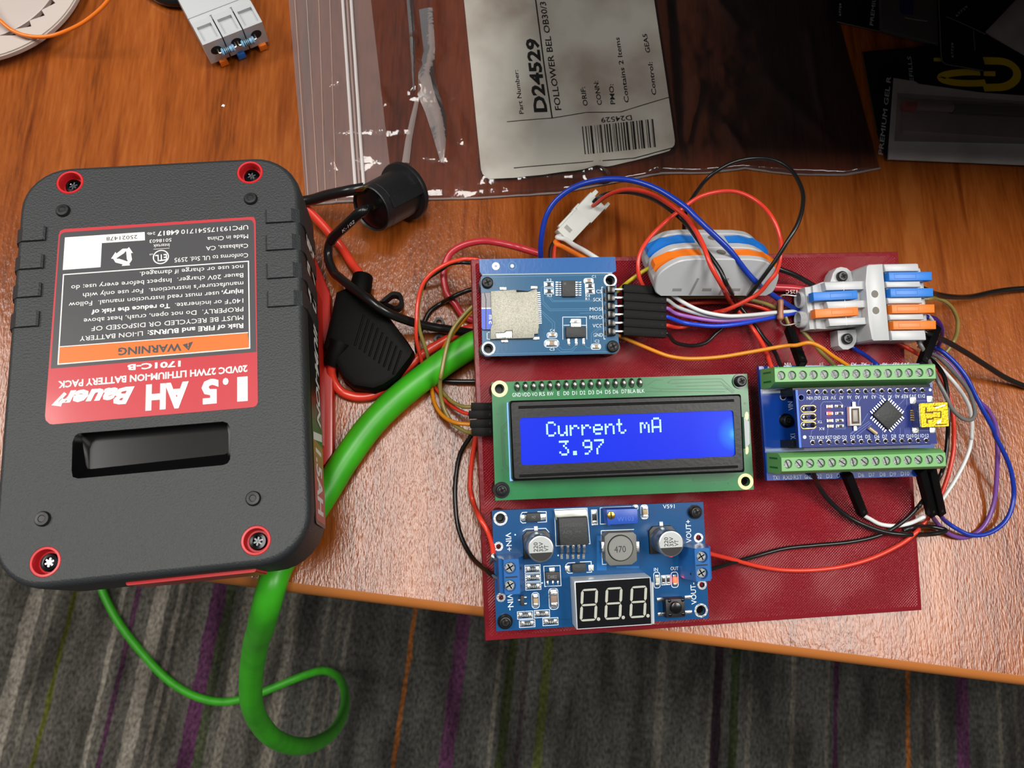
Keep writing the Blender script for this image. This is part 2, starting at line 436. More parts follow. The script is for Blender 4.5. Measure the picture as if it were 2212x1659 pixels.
for (x, y) in scr:
    mb = MB(); mb.lathe([(2.85, -4), (2.95, -.2), (3.05, .06), (3.55, .1), (3.7, -.1), (3.7, -.8)], RED, x, y, 32, (False, False))
    rg = mb.build('screw_collar', bt)
    mb = MB(); mb.cyl(x, y, -4, -3.0, 2.84, RED); mb.lathe([(2.25, -3.1), (2.25, -2.2), (2.0, -1.75), (1.25, -1.65), (1.0, -2.3)], STEEL, x, y, 24)
    for a in (0.3, 1.35, 2.4): mb.box(x, y, -2.6, -2.0, 2.2, .4, CHR, a)
    mb.build('screw', rg)
for q in (A5(405, 402), A5(1605, 326), A6(275, 1010), A6(1622, 880)):
    p = bl(q); mb = MB(); mb.lathe([(1.95, -.3), (1.9, .35), (1.6, .8), (.9, .85), (.75, .7)], BLK, p.x, p.y, 24); mb.build('locating_bump', bt)
for side, rows in ((1, ((1700, 400, 485), (1702, 565, 660), (1706, 745, 840), (1710, 925, 1022))), (-1, ((300, 505, 592), (286, 685, 770), (271, 865, 950), (257, 1045, 1140)))):
    for x, ya, yb in rows:
        a = bl(A5(x, ya)); b_ = bl(A5(x, yb)); xo = 39.1 if side > 0 else -38.9
        y1 = (a.y + (0.0)); y0 = b_.y
        mb = MB(); xi = a.x
        x0_, x1_ = min(xi, xo), max(xi, xo)
        zo = (lambda t: .55)
        prf = [(xi, -.3), (xi, .55), (xi + side * .5, .9), (xo - side * 3.0, .8), (xo - side * .9, -.7), (xo, -3), (xo, -21), (xo - side * 3, -21)]
        mb.rings([[(px_, yy, pz) for px_, pz in prf] for yy in (y0, y0 + .35, y1 - .35, y1)], SHELL)
        mb.build('grip_rib', bt)
# the printed label
L5 = lambda x, y: bl(A5(x, y), .1)
L6 = lambda x, y: bl(A6(x, y), .1)
mb = MB()
lab = [L5(375, 560), L5(384, 530), L5(410, 518), L5(1600, 440), L5(1626, 442), L5(1636, 470), L6(1650, 265), L6(1640, 285), L6(1620, 295), L6(340, 405), L6(318, 402), L6(292, 378), L6(288, 350)]
mb.prism(lab, -.02, .1, REDL)
mb.poly([L5(383, 570), L5(392, 548), L5(415, 538), L5(1590, 458), L5(1612, 462), L5(1624, 482), L5(1640, 1304), L5(325, 1411)], .13, GRY)
z = .16
mb.poly([L5(375, 1276), L5(1585, 1183), L5(1596, 1280), L5(374, 1380)], z - .01, ORG_)
mb.strip([L5(1590, 724), L5(407, 810), L5(372, 1383), L5(1598, 1280)], .3, z, WHT, True)
mb.strip([L5(1588, 1180), L5(378, 1272)], .22, z, WHT)
mb.poly([L5(416, 572), L5(926, 537), L5(928, 590), L5(652, 608), L5(644, 762), L5(402, 780)], z - .01, WHT)
def bt_text(s, p0, p1, cap, c=WHT, b=0.0, L=L5, zz=z + .02, sh=0): mb.text(s, L(*p0), L(*p1), cap, c, zz, b, sh)
bt_text('UPC193175541710', (1588, 493), (1160, 523), 1.35); bt_text('64817', (1146, 524), (1008, 534), 1.35, b=.02); bt_text('24b', (995, 537), (942, 541), .8)
bt_text('Made in China', (1588, 552), (1328, 570), 1.25); bt_text('Calabasas, CA', (1588, 612), (1318, 630), 1.25); bt_text('Conforms to UL Std. 2595', (1588, 672), (1117, 704), 1.3)
bt_text('25021478', (880, 556), (682, 570), 1.15, PRT, zz=z + .03); bt_text('5018603', (1098, 577), (958, 587), 1.0); bt_text('Intertek', (1085, 610), (982, 617), 1.0)
bt_text('us', (980, 676), (957, 678), .55); mb.strip([L5(982, 648), L5(1086, 640)], .1, z, WHT)
p = L5(1030, 697); mb.ring(p.x, p.y, z, 1.85, 2.15, WHT); bt_text('ETL', (1068, 678), (994, 686), 1.9, b=.02)
c = L5(790, 697)
for k in range(3):                                             # three chasing arrows
    a = math.radians(90 + 120 * k)
    R2 = lambda x, y: (c.x + x * math.cos(a) - y * math.sin(a), c.y + x * math.sin(a) + y * math.cos(a))
    mb.poly([R2(2.5, -.9), R2(2.5, .3), R2(.9, 2.2), R2(-.1, 1.6), R2(1.2, -.2)], z, WHT)
    mb.poly([R2(1.0, -2.5), R2(2.9, -1.4), R2(1.9, -.4), R2(1.1, -1.0)], z + .004, WHT)
for s, x1, y0, y1 in (('not use or charge if damaged.', 895, 747, 793), ("Bauer 20V charger.  Inspect before every use; do", 457, 800, 880), ("manufacturer's instructions.  For use only with", 532, 853, 929),
                      ('PROPERLY.  Do not open, crush, heat above', 537, 1016, 1092), ('MUST BE RECYCLED OR DISPOSED OF', 587, 1070, 1142)):
    bt_text(s, (1557, y0), (x1, y1), 1.28)
bt_text('injury,', (1557, 905), (1418, 916), 1.28, b=.02); bt_text('user must read instruction manual.  Follow', (1402, 917), (442, 989), 1.28)
bt_text('140\u00b0F or incinerate.', (1557, 962), (1120, 993), 1.28); bt_text('To reduce the risk of', (1088, 995), (587, 1036), 1.28, b=.022)
bt_text('Risk of FIRE and BURNS:', (1557, 1122), (945, 1168), 1.28, b=.022); bt_text('LI-ION BATTERY', (915, 1172), (512, 1206), 1.28)
bt_text('WARNING', (1163, 1250), (758, 1280), 2.0, GRY, .03, zz=z + .01)
q = [L5(1168, 1258), L5(1236, 1238), L5(1208, 1296)]; mb.poly(q, z + .01, GRY); m_ = (q[0] + q[1] + q[2]) / 3
mb.strip([m_ + V((0, .7, 0)), m_ + V((0, -.2, 0))], .22, z + .02, ORG_); mb.strip([m_ + V((0, -.5, 0)), m_ + V((0, -.75, 0))], .22, z + .02, ORG_)
bt_text('1701C-B', (1157, 1362), (816, 1387), 1.5, b=.035)
bt_text('20VDC 27WH LITHIUM-ION BATTERY PACK', (1583, 1390), (373, 1494), 1.75, b=.03)
bt_text('1', (1585, 108), (1518, 113), 5.9, b=.05, L=L6); bt_text('.', (1463, 119), (1425, 122), 5.9, b=.05, L=L6); bt_text('5', (1398, 122), (1290, 131), 5.9, b=.05, L=L6); bt_text('AH', (1208, 140), (935, 162), 6.2, b=.05, L=L6)
bt_text('Bauer', (862, 168), (375, 200), 4.1, b=.045, L=L6, sh=.35)
mb.strip([L6(420, 205), L6(352, 275), L6(395, 280)], .9, z + .02, WHT)
lb = mb.build('label', bt); lb['label'] = 'printed red, grey and orange warning label'
# side sticker: text runs along the wall facing right
mb = MB(); mb.T = Matrix(((0, 0, 1, 38.62), (-1, 0, 0, 0), (0, -1, 0, 0), (0, 0, 0, 1)))   # x down the wall's length, letters point to the desk
mb.poly(rrect(-30, 6, 58, 22, 1.5), .1, mat('sticker_black', '121214', .3)); mb.poly(rrect(35, 6.6, 57, 21.5, 1.5), .14, mat('sticker_red', 'b02a30', .3)); mb.poly([(31, 21), (33.2, 21), (35.4, 7), (33.2, 7)], .15, WHT)
mb.text('1.5AH', (37, 10), (55, 10), 8, WHT, .18, .03); mb.text('20V LITHIUM-ION', (-28, 14), (29.5, 14), 5.5, WHT, .18, .03, .2); mb.text('Bauer', (-29, 7.5), (-4, 7.5), 5.5, WHT, .18, .04, .3)
mb.build('side_sticker', bt)

ad = thing('battery_adapter', 'glossy red tool battery adapter under the large battery', 'adapter', WORLD, P(560, 800, 0))
M_AD = mat('adapter_red', 'b8261c', .28)
a0 = [P(*q, 3) for q in ((676, 545), (716, 640), (722, 800), (722, 985), (706, 1008), (640, 1020), (420, 1035), (240, 1010), (230, 620), (330, 545))]
mb = MB(); mb.prism(a0, 0, 6, M_AD, 1.0)
c0 = sum(a0, V((0, 0, 0))) / len(a0)
mb.prism([c0 + (p - c0) * .9 for p in a0], 5.5, 24, M_AD, .8)
mb.build('housing', ad)
# ------------------------------------------------------------------ red 3D printed plate
def printed():
    m = mat('printed_red', '8a0e1c', .14, spec=.75); nt, N, L, b = nodes(m)
    tc = N.new('ShaderNodeTexCoord'); outs = []
    for rot in (.82, -.75):
        mp = N.new('ShaderNodeMapping'); mp.inputs['Rotation'].default_value = (0, 0, rot)
        wv = N.new('ShaderNodeTexWave'); wv.inputs['Scale'].default_value = 470; wv.inputs['Distortion'].default_value = .5; wv.inputs['Detail'].default_value = 1; wv.inputs['Detail Scale'].default_value = .2
        L.new(tc.outputs['Object'], mp.inputs[0]); L.new(mp.outputs[0], wv.inputs[0]); outs.append(wv.outputs['Fac'])
    n = N.new('ShaderNodeTexNoise'); n.inputs['Scale'].default_value = 42; n.inputs['Detail'].default_value = 2; L.new(tc.outputs['Object'], n.inputs[0])
    r = N.new('ShaderNodeMapRange'); r.inputs[1].default_value = .4; r.inputs[2].default_value = .62; L.new(n.outputs[0], r.inputs[0])
    s2 = N.new('ShaderNodeMath'); s2.operation = 'MULTIPLY'; L.new(r.outputs[0], s2.inputs[0]); L.new(outs[1], s2.inputs[1])
    ad_ = N.new('ShaderNodeMath'); ad_.operation = 'ADD'; L.new(outs[0], ad_.inputs[0]); L.new(s2.outputs[0], ad_.inputs[1])
    bp = N.new('ShaderNodeBump'); bp.inputs['Strength'].default_value = 1; bp.inputs['Distance'].default_value = .0002
    L.new(ad_.outputs[0], bp.inputs['Height']); L.new(bp.outputs[0], b.inputs['Normal'])
    return m
M_PLATE = printed()
M_PRIM = mat('printed_red_walls', '7c101d', .35, bump=(700, .25, .0004))
HP = 59.86
pt = thing('mounting_plate', 'dark red 3D printed mounting plate carrying the circuit boards', 'mounting plate', PLATE, (0, 0, -4))
mb = MB()
mb.prism([(-72.25, -HP), (72.25, -HP), (72.25, HP), (-72.25, HP)], -4, -.02, M_PRIM, .35, .3)
mb.poly([(-70.9, -HP + 1.4), (70.9, -HP + 1.4), (70.9, HP - 1.4), (-70.9, HP - 1.4)], .0, M_PLATE)
mb.build('top', pt)
for x, y in ((-58, -40), (60, -46), (-62, 50), (62, 50)):      # short feet: the back stands higher than the front
    p = PLATE.w((x, y, -4)); mb = MB(); q = [p + V((2.6 * math.cos(a * .5236), 2.6 * math.sin(a * .5236), 0)) for a in range(12)]
    mb.rings([[PLATE.l((v.x, v.y, .1)) for v in q], [PLATE.l((v.x, v.y, p.z + 1)) for v in q]], M_PRIM); mb.build('foot', pt)
def standoffs(pts, h):
    for x, y in pts:
        mb = MB(); mb.lathe([(2.5, 0), (2.5, h), (1.2, h), (1.2, h - 4)], BLK, x, y, 20); mb.build('standoff', pt)

def chip(par, name, c, a, b_, z, ht, wd, col, term=None, legs=None, tw=.28):
    """two-terminal part between local points a and b_ (end to end), width wd"""
    a, b_ = V((a[0], a[1])), V((b_[0], b_[1])); ln = (b_ - a).length; rot = math.atan2(b_.y - a.y, b_.x - a.x); m = (a + b_) / 2
    mb = MB(); mb.T = Matrix.Translation((m.x, m.y, 0)) @ Matrix.Rotation(rot, 4, 'Z')
    mb.box(0, 0, z, z + .06, ln * 1.25, wd * 1.1, SOLD)
    t = ln * tw
    if term:
        mb.box(0, 0, z + .05, z + ht, ln - 2 * t * .8, wd, col, 0, .06)
        for s in (-1, 1): mb.box(s * (ln - t) / 2, 0, z, z + ht * 1.02, t, wd, term, 0, .12)
    else: mb.box(0, 0, z + .05, z + ht, ln, wd, col, 0, .12)
    if c: mb.text(c, (-ln * .2, -wd * .25), (ln * .2, -wd * .25), wd * .5, SILK, z + ht + .02)
    return mb.build(name, par)
CERA = mat('ceramic_tan', 'a08a70', .5); RESB = mat('resistor_black', '1a1a1c', .5); ICB = mat('ic_black', '2b2d2f', .55, bump=(1500, .3, .0003))

# ------------------------------------------------------------------ SD card module
Z = 10.0
q4 = lambda x, y, h=Z: pl(B4(x, y), h)
sd = thing('card_reader_module', 'blue memory card reader board with a silver card socket', 'circuit board', PLATE, (-49, 42, 0))
M_SDB = mat('pcb_sd_blue', '12567e', .22, bump=(1200, .05, .0002)); M_TR = mat('pcb_trace_blue', '1d6f9c', .35); M_SDT = mat('pcb_tab_blue', '155aa0', .22, bump=(900, .08, .0003))
FR4 = mat('pcb_edge', '9fb0b4', .7)
shd = [q4(1515, 322), q4(222, 1045)]
mb = MB()
o_ = [q4(*a) for a in ((140, 290), (158, 274), (1535, 250), (1568, 270), (1580, 330), (1607, 1035), (1585, 1090), (1560, 1100), (190, 1130), (158, 1098))]
mb.holed(o_, [circ(p.x, p.y, 1.5, 20) for p in shd], Z - 1.6, Z, M_SDB)
for p in shd: mb.ring(p.x, p.y, Z + .03, 1.5, 2.1, SILK); mb.ring(p.x, p.y, Z + .025, 1.55, 1.9, M_SDB)
zs = Z + .03
def s4(pts, wd=.16, m=M_TR, zz=zs): mb.strip([q4(*a) for a in pts], wd, zz, m)
for t in ([(815, 380), (782, 400), (785, 560), (872, 645), (1298, 640)], [(800, 470), (805, 550), (880, 628), (1298, 622)], [(835, 465), (900, 550), (1335, 545)], [(850, 465), (912, 538), (1335, 534)],
          [(780, 640), (925, 770), (928, 900)], [(780, 660), (900, 780), (902, 900)], [(1190, 672), (1395, 668), (1430, 700)], [(1440, 815), (1385, 830), (1315, 885), (1312, 1020)], [(1440, 830), (1395, 845), (1340, 895), (1340, 1020)],
          [(1150, 1010), (1105, 1055), (1005, 1060), (960, 1010)], [(1160, 1025), (1112, 1075), (990, 1080), (940, 1035)], [(1235, 1000), (1270, 1040), (1360, 1040)], [(160, 310), (175, 290), (1500, 262)], [(160, 310), (172, 1080), (200, 1105), (1540, 1078)]): s4(t)
for t in ([(1010, 712), (1012, 950)], [(1010, 712), (1262, 712), (1266, 950)], [(1020, 800), (1085, 798)], [(1210, 800), (1262, 800)], [(1440, 395), (1425, 395), (1448, 945), (1465, 945)], [(208, 878), (208, 945), (240, 950)], [(215, 875), (235, 873)]): s4(t, .2, SILK)
for cxy, w_, h_ in (((862, 367), 100, 60), ((864, 438), 100, 60), ((1297, 383), 100, 52), ((1300, 440), 100, 52)):
    p = q4(*cxy); mb.frame(p.x, p.y, w_ / 35, h_ / 35, .16, zs, SILK)
for cxy, w_, h_ in (((1285, 330), 105, 58), ((898, 905), 110, 58), ((892, 993), 158, 78), ((1362, 1027), 108, 58)):
    p = q4(*cxy); w_ /= 35; h_ /= 35; mb.strip(rrect(p.x - w_ / 2, p.y - h_ / 2, p.x + w_ / 2, p.y + h_ / 2, h_ * .42), .2, zs, SILK, True)
def t4(s, x0, x1, y, cap=1.0): mb.text(s, q4(x0, y), q4(x1, y), cap, SILK, zs)
for s, x0, x1, y in (('R2', 842, 892, 334), ('R3', 845, 896, 497), ('C1', 1320, 1360, 296), ('R4', 1252, 1300, 500), ('R1', 1252, 1292, 534), ('C4', 875, 925, 868), ('C3', 872, 922, 1068), ('C2', 1350, 1400, 982)): t4(s, x0, x1, y, .82)
for s, x0, x1, y in (('CS', 1366, 1425, 458), ('SCK', 1335, 1422, 545), ('MOSI', 1298, 1430, 645), ('MISO', 1295, 1432, 733), ('VCC', 1328, 1432, 822), ('GND', 1335, 1437, 920)): t4(s, x0, x1, y, 1.05)
mb.build('circuit_board', sd)
mb = MB(); mb.holed([q4(*a) for a in ((122, 98), (1568, 72), (1578, 222), (1532, 248), (158, 272), (130, 228))], [], Z - 1.6, Z - .01, M_SDT)
mb.strip([q4(158, 262), q4(1535, 243)], .35, Z + .02, FR4)
p = q4(300, 172); mb.cyl(p.x, p.y, Z - .1, Z + .05, 1.2, mat('pad_white', 'e8e8e2', .4)); mb.ring(p.x, p.y, Z + .08, .15, .3, M_SDT)
p = q4(474, 170); mb.cyl(p.x, p.y, Z - .1, Z + .05, .55, MATS['pad_white']); mb.ring(p.x, p.y, Z + .03, 1.15, 1.4, M_TR)
mb.build('break_off_tab', sd)
screw(sd, q4(212, 342, Z + 1.4)[:2], Z + 1.4, 1.75); screw(sd, q4(1548, 1022, Z + 1.4)[:2], Z + 1.4, 1.85)
M_TIN = mat('stamped_tin', 'a3a296', .5, .6, var=(3500, '86857a'))
mb = MB()
so = [q4(*a, Z + 1.6) for a in ((246, 436), (515, 420), (520, 445), (640, 438), (735, 412), (742, 448), (760, 828), (753, 838), (752, 890), (710, 893), (706, 935), (242, 948), (246, 835), (263, 775), (252, 640))]
mb.prism(so, Z + .02, Z + 1.6, M_TIN, .15)
mb.poly([q4(*a, Z + 1.62) for a in ((520, 425), (640, 436), (690, 428), (640, 446), (522, 448))], Z + 1.63, DARK)
mb.prism([q4(*a, Z + 1.8) for a in ((303, 885), (395, 880), (415, 865), (450, 865), (472, 862), (474, 935), (305, 938))], Z + 1.6, Z + 1.82, SOLD, .08)
mb.strip([q4(*a, Z + 1.63) for a in ((300, 880), (388, 878), (408, 858), (474, 852), (476, 935))], .16, Z + 1.64, DARK)
mb.build('card_socket', sd)
mb = MB()
for a in ((375, 412), (705, 400), (392, 968), (725, 940)):
    p = q4(*a); mb.box(p.x, p.y, Z, Z + .5, 2.1, .9, SOLD, 0, .15)
for i in range(16):
    p = q4(752 + i * 1.2, 455 + i * 21.5); mb.box(p.x, p.y, Z, Z + .35, 1.0, .3, SOLD)
mb.build('socket_tabs', sd)
mb = MB(); p = q4(1077, 408, Z + 1.1); mb.box(p.x, p.y, Z + .1, Z + 1.15, 4.2, 5.0, ICB, math.radians(-1), .12); d_ = q4(1033, 358, Z + 1.1); mb.ring(d_.x, d_.y, Z + 1.17, 0.05, .4, mat('ic_dot', '55585a', .6))
for i in range(7):
    y = 345 + i * 22.5
    for x in (965, 1175): p = q4(x, y); mb.box(p.x, p.y, Z, Z + .35, 1.8, .36, CHR, 0, .05)
mb.build('level_shifter_chip', sd)
chip(sd, 'resistor', None, q4(825, 367), q4(900, 367), Z, .5, 1.0, RESB, SOLD); chip(sd, 'resistor', None, q4(827, 438), q4(902, 438), Z, .5, 1.0, RESB, SOLD)
chip(sd, 'resistor', None, q4(1260, 383), q4(1335, 383), Z, .5, .95, RESB, SOLD); chip(sd, 'resistor', None, q4(1262, 440), q4(1337, 440), Z, .5, .95, RESB, SOLD)
chip(sd, 'capacitor', None, q4(1250, 330), q4(1322, 330), Z, .8, 1.0, CERA, SOLD); chip(sd, 'capacitor', None, q4(865, 904), q4(935, 904), Z, .8, 1.0, CERA, SOLD)
chip(sd, 'capacitor', None, q4(838, 992), q4(945, 992), Z, 1.0, 1.35, CERA, SOLD); chip(sd, 'capacitor', None, q4(1325, 1027), q4(1398, 1027), Z, .8, 1.0, CERA, SOLD)
mb = MB(); mb.prism([q4(*a, Z + 1.6) for a in ((1045, 815), (1255, 813), (1257, 925), (1047, 930))], Z + .1, Z + 1.6, ICB, .25)
mb.prism([q4(*a) for a in ((1095, 732), (1202, 732), (1204, 825), (1095, 825))], Z, Z + .35, SOLD, .1); mb.prism([q4(*a, Z + .5) for a in ((1090, 752), (1200, 750), (1200, 775), (1090, 778))], Z + .3, Z + .6, CHR, .1)
for x in (1072, 1152, 1230):
    p = q4(x, 975); mb.box(p.x, p.y, Z, Z + .3, .75, 2.2, SOLD, 0, .1); p = q4(x, 990); mb.box(p.x, p.y, Z, Z + .5, .8, .9, CHR, 0, .2)
mb.build('voltage_regulator', sd)
hx = []
for i, y in enumerate((425, 513, 602, 690, 780, 870)):
    mb = MB(); p = q4(1472 + i * 1.5, y + 8); r_ = q4(1620, y + 4)
    mb.box(p.x + 1.1, p.y, Z, Z + 2.4, 2.3, 2.3, BLKS, 0, .25); mb.cyl(p.x - .2, p.y, Z, Z + .35, .75, BLKS, 14)
    mb.box(p.x + 3.2, p.y + .15, Z + .9, Z + 1.5, 4.6, .6, SOLD, 0, .1); mb.build('header_pin', sd); hx.append(p)
standoffs([(shd[0].x, shd[0].y), (shd[1].x, shd[1].y), q4(212, 342)[:2], q4(1548, 1022)[:2]], Z - 1.6)
# the card in the socket
cd = MB(); M_CB = mat('card_blue', '2f55c8', .35); M_CG = mat('card_grey', '8d8a92', .4, var=(3000, '7a7880'))
zc = Z + .35
cd.prism([q4(*a, zc + .7) for a in ((146, 455), (300, 447), (300, 845), (160, 846), (148, 825))], zc, zc + .68, BLK)
cd.poly([q4(*a, zc + .7) for a in ((147, 458), (300, 450), (300, 612), (147, 614))], zc + .70, M_CG)
cd.poly([q4(*a, zc + .7) for a in ((147, 614), (300, 612), (300, 624), (147, 626))], zc + .70, WHT)
cd.poly([q4(*a, zc + .7) for a in ((147, 626), (300, 624), (300, 843), (162, 844), (150, 822))], zc + .70, M_CB)
cd.strip([q4(*a, zc + .7) for a in ((180, 458), (195, 520), (195, 842))], .22, zc + .71, PRT)
cd.text('m', q4(228, 690, zc + .7), q4(228, 735, zc + .7), 1.2, WHT, zc + .72, .02); cd.text('c', q4(228, 752, zc + .7), q4(228, 785, zc + .7), 1.2, WHT, zc + .72, .02)
o0 = q4(220, 650); cd.solo('memory_card', 'small blue and grey memory card pushed into the silver socket', 'memory card', PLATE, o0)
# ------------------------------------------------------------------ two-line character display
Z = 11.0
q1 = lambda x, y, h=Z: pl(C1(x, y), h)
HB = Z + 6.5
lc = thing('character_display_module', 'green display board with a glowing blue two-line screen', 'display', PLATE, (-28, 2, 0))
M_LCB = mat('pcb_green', '1f7a44', .25, var=(60, '1b6e3e')); M_LTR = mat('pcb_green_trace', '165c34', .3); M_CREAM = mat('pad_cream', 'dccf98', .35, .3)
lo = [q1(*a) for a in ((78, 127), (2048, 62), (2100, 955), (107, 1040))]
lh = [q1(140, 178), q1(2036, 892)]
slots = [[q1(2045 + 16 * math.cos(a) * .9, yc + 34 * math.sin(a)) for a in [i * .5236 for i in range(12)]] for yc in (388, 650)]
mb = MB(); mb.holed(lo, [circ(p.x, p.y, 1.45, 20) for p in lh] + slots, Z - 1.6, Z, M_LCB)
for p in lh: mb.ring(p.x, p.y, Z + .03, 1.5, 2.5, M_CREAM)
mb.poly([q1(*a) for a in ((2018, 352), (2060, 350), (2082, 680), (2036, 685))], Z - .001, M_CREAM)
for t in ([(1440, 130), (1470, 108), (1850, 100), (1950, 195)], [(1460, 138), (1840, 122), (1945, 205)], [(1500, 160), (1860, 150), (1940, 215)], [(1300, 170), (1400, 180), (1900, 180)], [(1280, 150), (1340, 110), (1400, 110)], [(1250, 200), (1880, 200)],
          [(205, 425), (150, 480), (168, 770), (210, 815)], [(205, 445), (165, 490), (182, 760), (215, 800)], [(1620, 860), (1640, 895), (1890, 880), (1960, 835)], [(1635, 850), (1655, 882), (1885, 866), (1950, 825)], [(1650, 845), (1670, 870), (1880, 853)], [(260, 268), (450, 255)], [(980, 240), (1180, 232)]):
    mb.strip([q1(*a) for a in t], .25, Z + .02, M_LTR)
for a in ((1440, 130), (1380, 195), (182, 522), (1630, 875), (1660, 890), (2030, 290), (125, 372), (158, 805), (1795, 915), (1900, 908)): p = q1(*a); mb.ring(p.x, p.y, Z + .03, .12, .32, M_LTR, 12)
lbls = (('GND', 238, 306), ('VDD', 312, 378), ('VO', 388, 432), ('RS', 446, 490), ('RW', 508, 556), ('E', 586, 602), ('D0', 633, 676), ('D1', 700, 736), ('D2', 760, 802), ('D3', 825, 868), ('D4', 888, 930), ('D5', 954, 997), ('D6', 1014, 1054), ('D7', 1080, 1120), ('BLA', 1128, 1190), ('BLK', 1200, 1258))
yb = lambda x: 240 - (x - 240) * .032
for s, x0, x1 in lbls: mb.text(s, q1(x0, yb(x0)), q1(x1, yb(x1)), 1.15, SILK, Z + .03)
for i in range(16):
    x = 275 + i * 63; p = q1(x, 160 - i * 2); mb.lathe([(1.0, Z + .02), (.95, Z + .1)], M_LTR, p.x, p.y + .2, 14)
mb.build('circuit_board', lc)
for i in range(16):
    p = q1(275 + i * 63, 163 - i * 2.1); mb = MB()
    mb.lathe([(1.0, Z + .05), (.85, Z + .5), (.6, Z + 1.0), (.5, Z + 1.5), (.25, Z + 1.62)], mat('solder_dark', '8a8884', .25, .9), 0, 0, 14)
    mb.v = [V((p.x + v.x, p.y + v.y * 1.55, v.z)) for v in mb.v]; mb.build('solder_pin', lc)
M_BZ = mat('bezel_black', '121314', .34, .3, bump=(900, .12, .0003))
bz = [q1(*a, HB) for a in ((218, 270), (2004, 218), (2033, 822), (242, 890))]
bzl = [q1(*a, HB) for a in ((228, 283), (1992, 232), (2016, 805), (255, 872))]
win = [q1(*a, HB) for a in ((295, 403), (1942, 343), (1960, 697), (308, 768))]
def rounded(pts, r, n=5):
    out = []
    for i, p in enumerate(pts):
        p = V((p.x, p.y)); a = (V((pts[i - 1].x, pts[i - 1].y)) - p).normalized(); b_ = V((pts[(i + 1) % len(pts)].x, pts[(i + 1) % len(pts)].y)) - p; b_ = b_.normalized()
        for k in range(n + 1):
            t = k / n; out.append((1 - t) ** 2 * (p + a * r) + 2 * t * (1 - t) * p + t * t * (p + b_ * r))
    return out
ccw = lambda p: list(reversed(p))
bo, bi, wn = [rounded(ccw(x), r) for x, r in ((bz, .8), (bzl, .9), (win, 1.1))]
mb = MB()
mb.rings([[(p.x, p.y, z) for p in q] for q, z in ((bo, Z + .02), (bo, HB - .5), (bi, HB))], M_BZ, False, False)
mb.holed(bi, [wn], None, HB, M_BZ)
mb.rings([[(p.x, p.y, z) for p in wn] for z in (HB - .9, HB)], M_BZ, False, False)
for p0, p1 in (((285, 322), (1945, 268)), ((292, 850), (1975, 778))):
    a, b_ = q1(*p0, HB), q1(*p1, HB); mb.tube([(a.x, a.y, HB - .12), (b_.x, b_.y, HB - .12)], .42, M_BZ, 10)
mb.build('bezel', lc)
mb = MB(); M_BL = mat('backlight_edge', '9fc4e8', .5, emit=('3a9be8', .55)); e_ = [q1(*a, Z + 1.2) for a in ((196, 285), (219, 280), (243, 888), (221, 890))]; mb.prism(e_, Z, Z + 1.2, M_BL); mb.build('backlight_edge', lc)
mb = MB(); mb.prism([q1(*a, Z + 1) for a in ((2022, 395), (2062, 432), (2068, 600), (2034, 640))], Z + .02, Z + 1, mat('tab_pale', 'b9c2c6', .35)); mb.build('bezel_tab', lc)
# the lit screen: brighter next to its edge lamp at the right
m = mat('lcd_screen_blue', '0a1040', .3, spec=.12); nt, N, L, b = nodes(m)
hs = q1(1950, 525, HB - .6)
tc = N.new('ShaderNodeTexCoord'); vm = N.new('ShaderNodeVectorMath'); vm.operation = 'DISTANCE'; vm.inputs[1].default_value = V((hs.x + 28, hs.y - 2, HB - .6)) * .001
sc_ = N.new('ShaderNodeMapping'); sc_.inputs['Scale'].default_value = (1, 1, 1)
L.new(tc.outputs['Object'], vm.inputs[0])
rg = ramp(N, [(0, '58ccff'), (.14, '2a86ff'), (.4, '1440fa'), (1, '0a30f4')])
mr = N.new('ShaderNodeMapRange'); mr.inputs[1].default_value = .0; mr.inputs[2].default_value = .014; L.new(vm.outputs['Value'], mr.inputs[0]); L.new(mr.outputs[0], rg.inputs[0])
L.new(rg.outputs[0], b.inputs['Emission Color']); b.inputs['Emission Strength'].default_value = .92
mb = MB(); mb.poly(wn, HB - .6, m); scn = mb.build('screen', lc)
FONT5 = {'C': ('01110', '10001', '10000', '10000', '10000', '10001', '01110'), 'u': ('00000', '00000', '10001', '10001', '10001', '10011', '01101'), 'r': ('00000', '00000', '10110', '11001', '10000', '10000', '10000'),
         'e': ('00000', '00000', '01110', '10001', '11111', '10000', '01110'), 'n': ('00000', '00000', '10110', '11001', '10001', '10001', '10001'), 't': ('01000', '01000', '11100', '01000', '01000', '01001', '00110'),
         'm': ('00000', '00000', '11010', '10101', '10101', '10001', '10001'), 'A': ('01110', '10001', '10001', '10001', '11111', '10001', '10001'), '3': ('11111', '00010', '00100', '00010', '00001', '10001', '01110'),
         '.': ('00000', '00000', '00000', '00000', '00000', '01100', '01100'), '9': ('01110', '10001', '10001', '01111', '00001', '00010', '01100'), '7': ('11111', '00001', '00010', '00100', '01000', '01000', '01000'), ' ': ('00000',) * 7}
M_PX = mat('lcd_pixel', '9fd0ff', .4, emit=('86c4fb', .85))
mb = MB()
for row, (tx, x0, y0) in enumerate((('Current mA', 497, 432), (' 3.97', 507, 582))):
    for i, ch in enumerate(tx):
        for r_, bits in enumerate(FONT5[ch]):
            for c_, bit in enumerate(bits):
                if bit == '1':
                    x = x0 + i * 90.2 + c_ * 15.2 + r_ * .7 + 7; y = y0 - (x - x0) * .0395 + r_ * 16.6 + 8
                    p = q1(x, y, HB - .55); mb.poly([(p.x - .27, p.y - .29), (p.x + .27, p.y - .29), (p.x + .27, p.y + .29), (p.x - .27, p.y + .29)], HB - .57, M_PX)
mb.build('characters', scn)
screw(lc, q1(2008, 118, Z + 2)[:2], Z + 2, 1.75, washer=2.3); screw(lc, q1(158, 962, Z + 1.8)[:2], Z + 1.8, 1.75, washer=2.5)
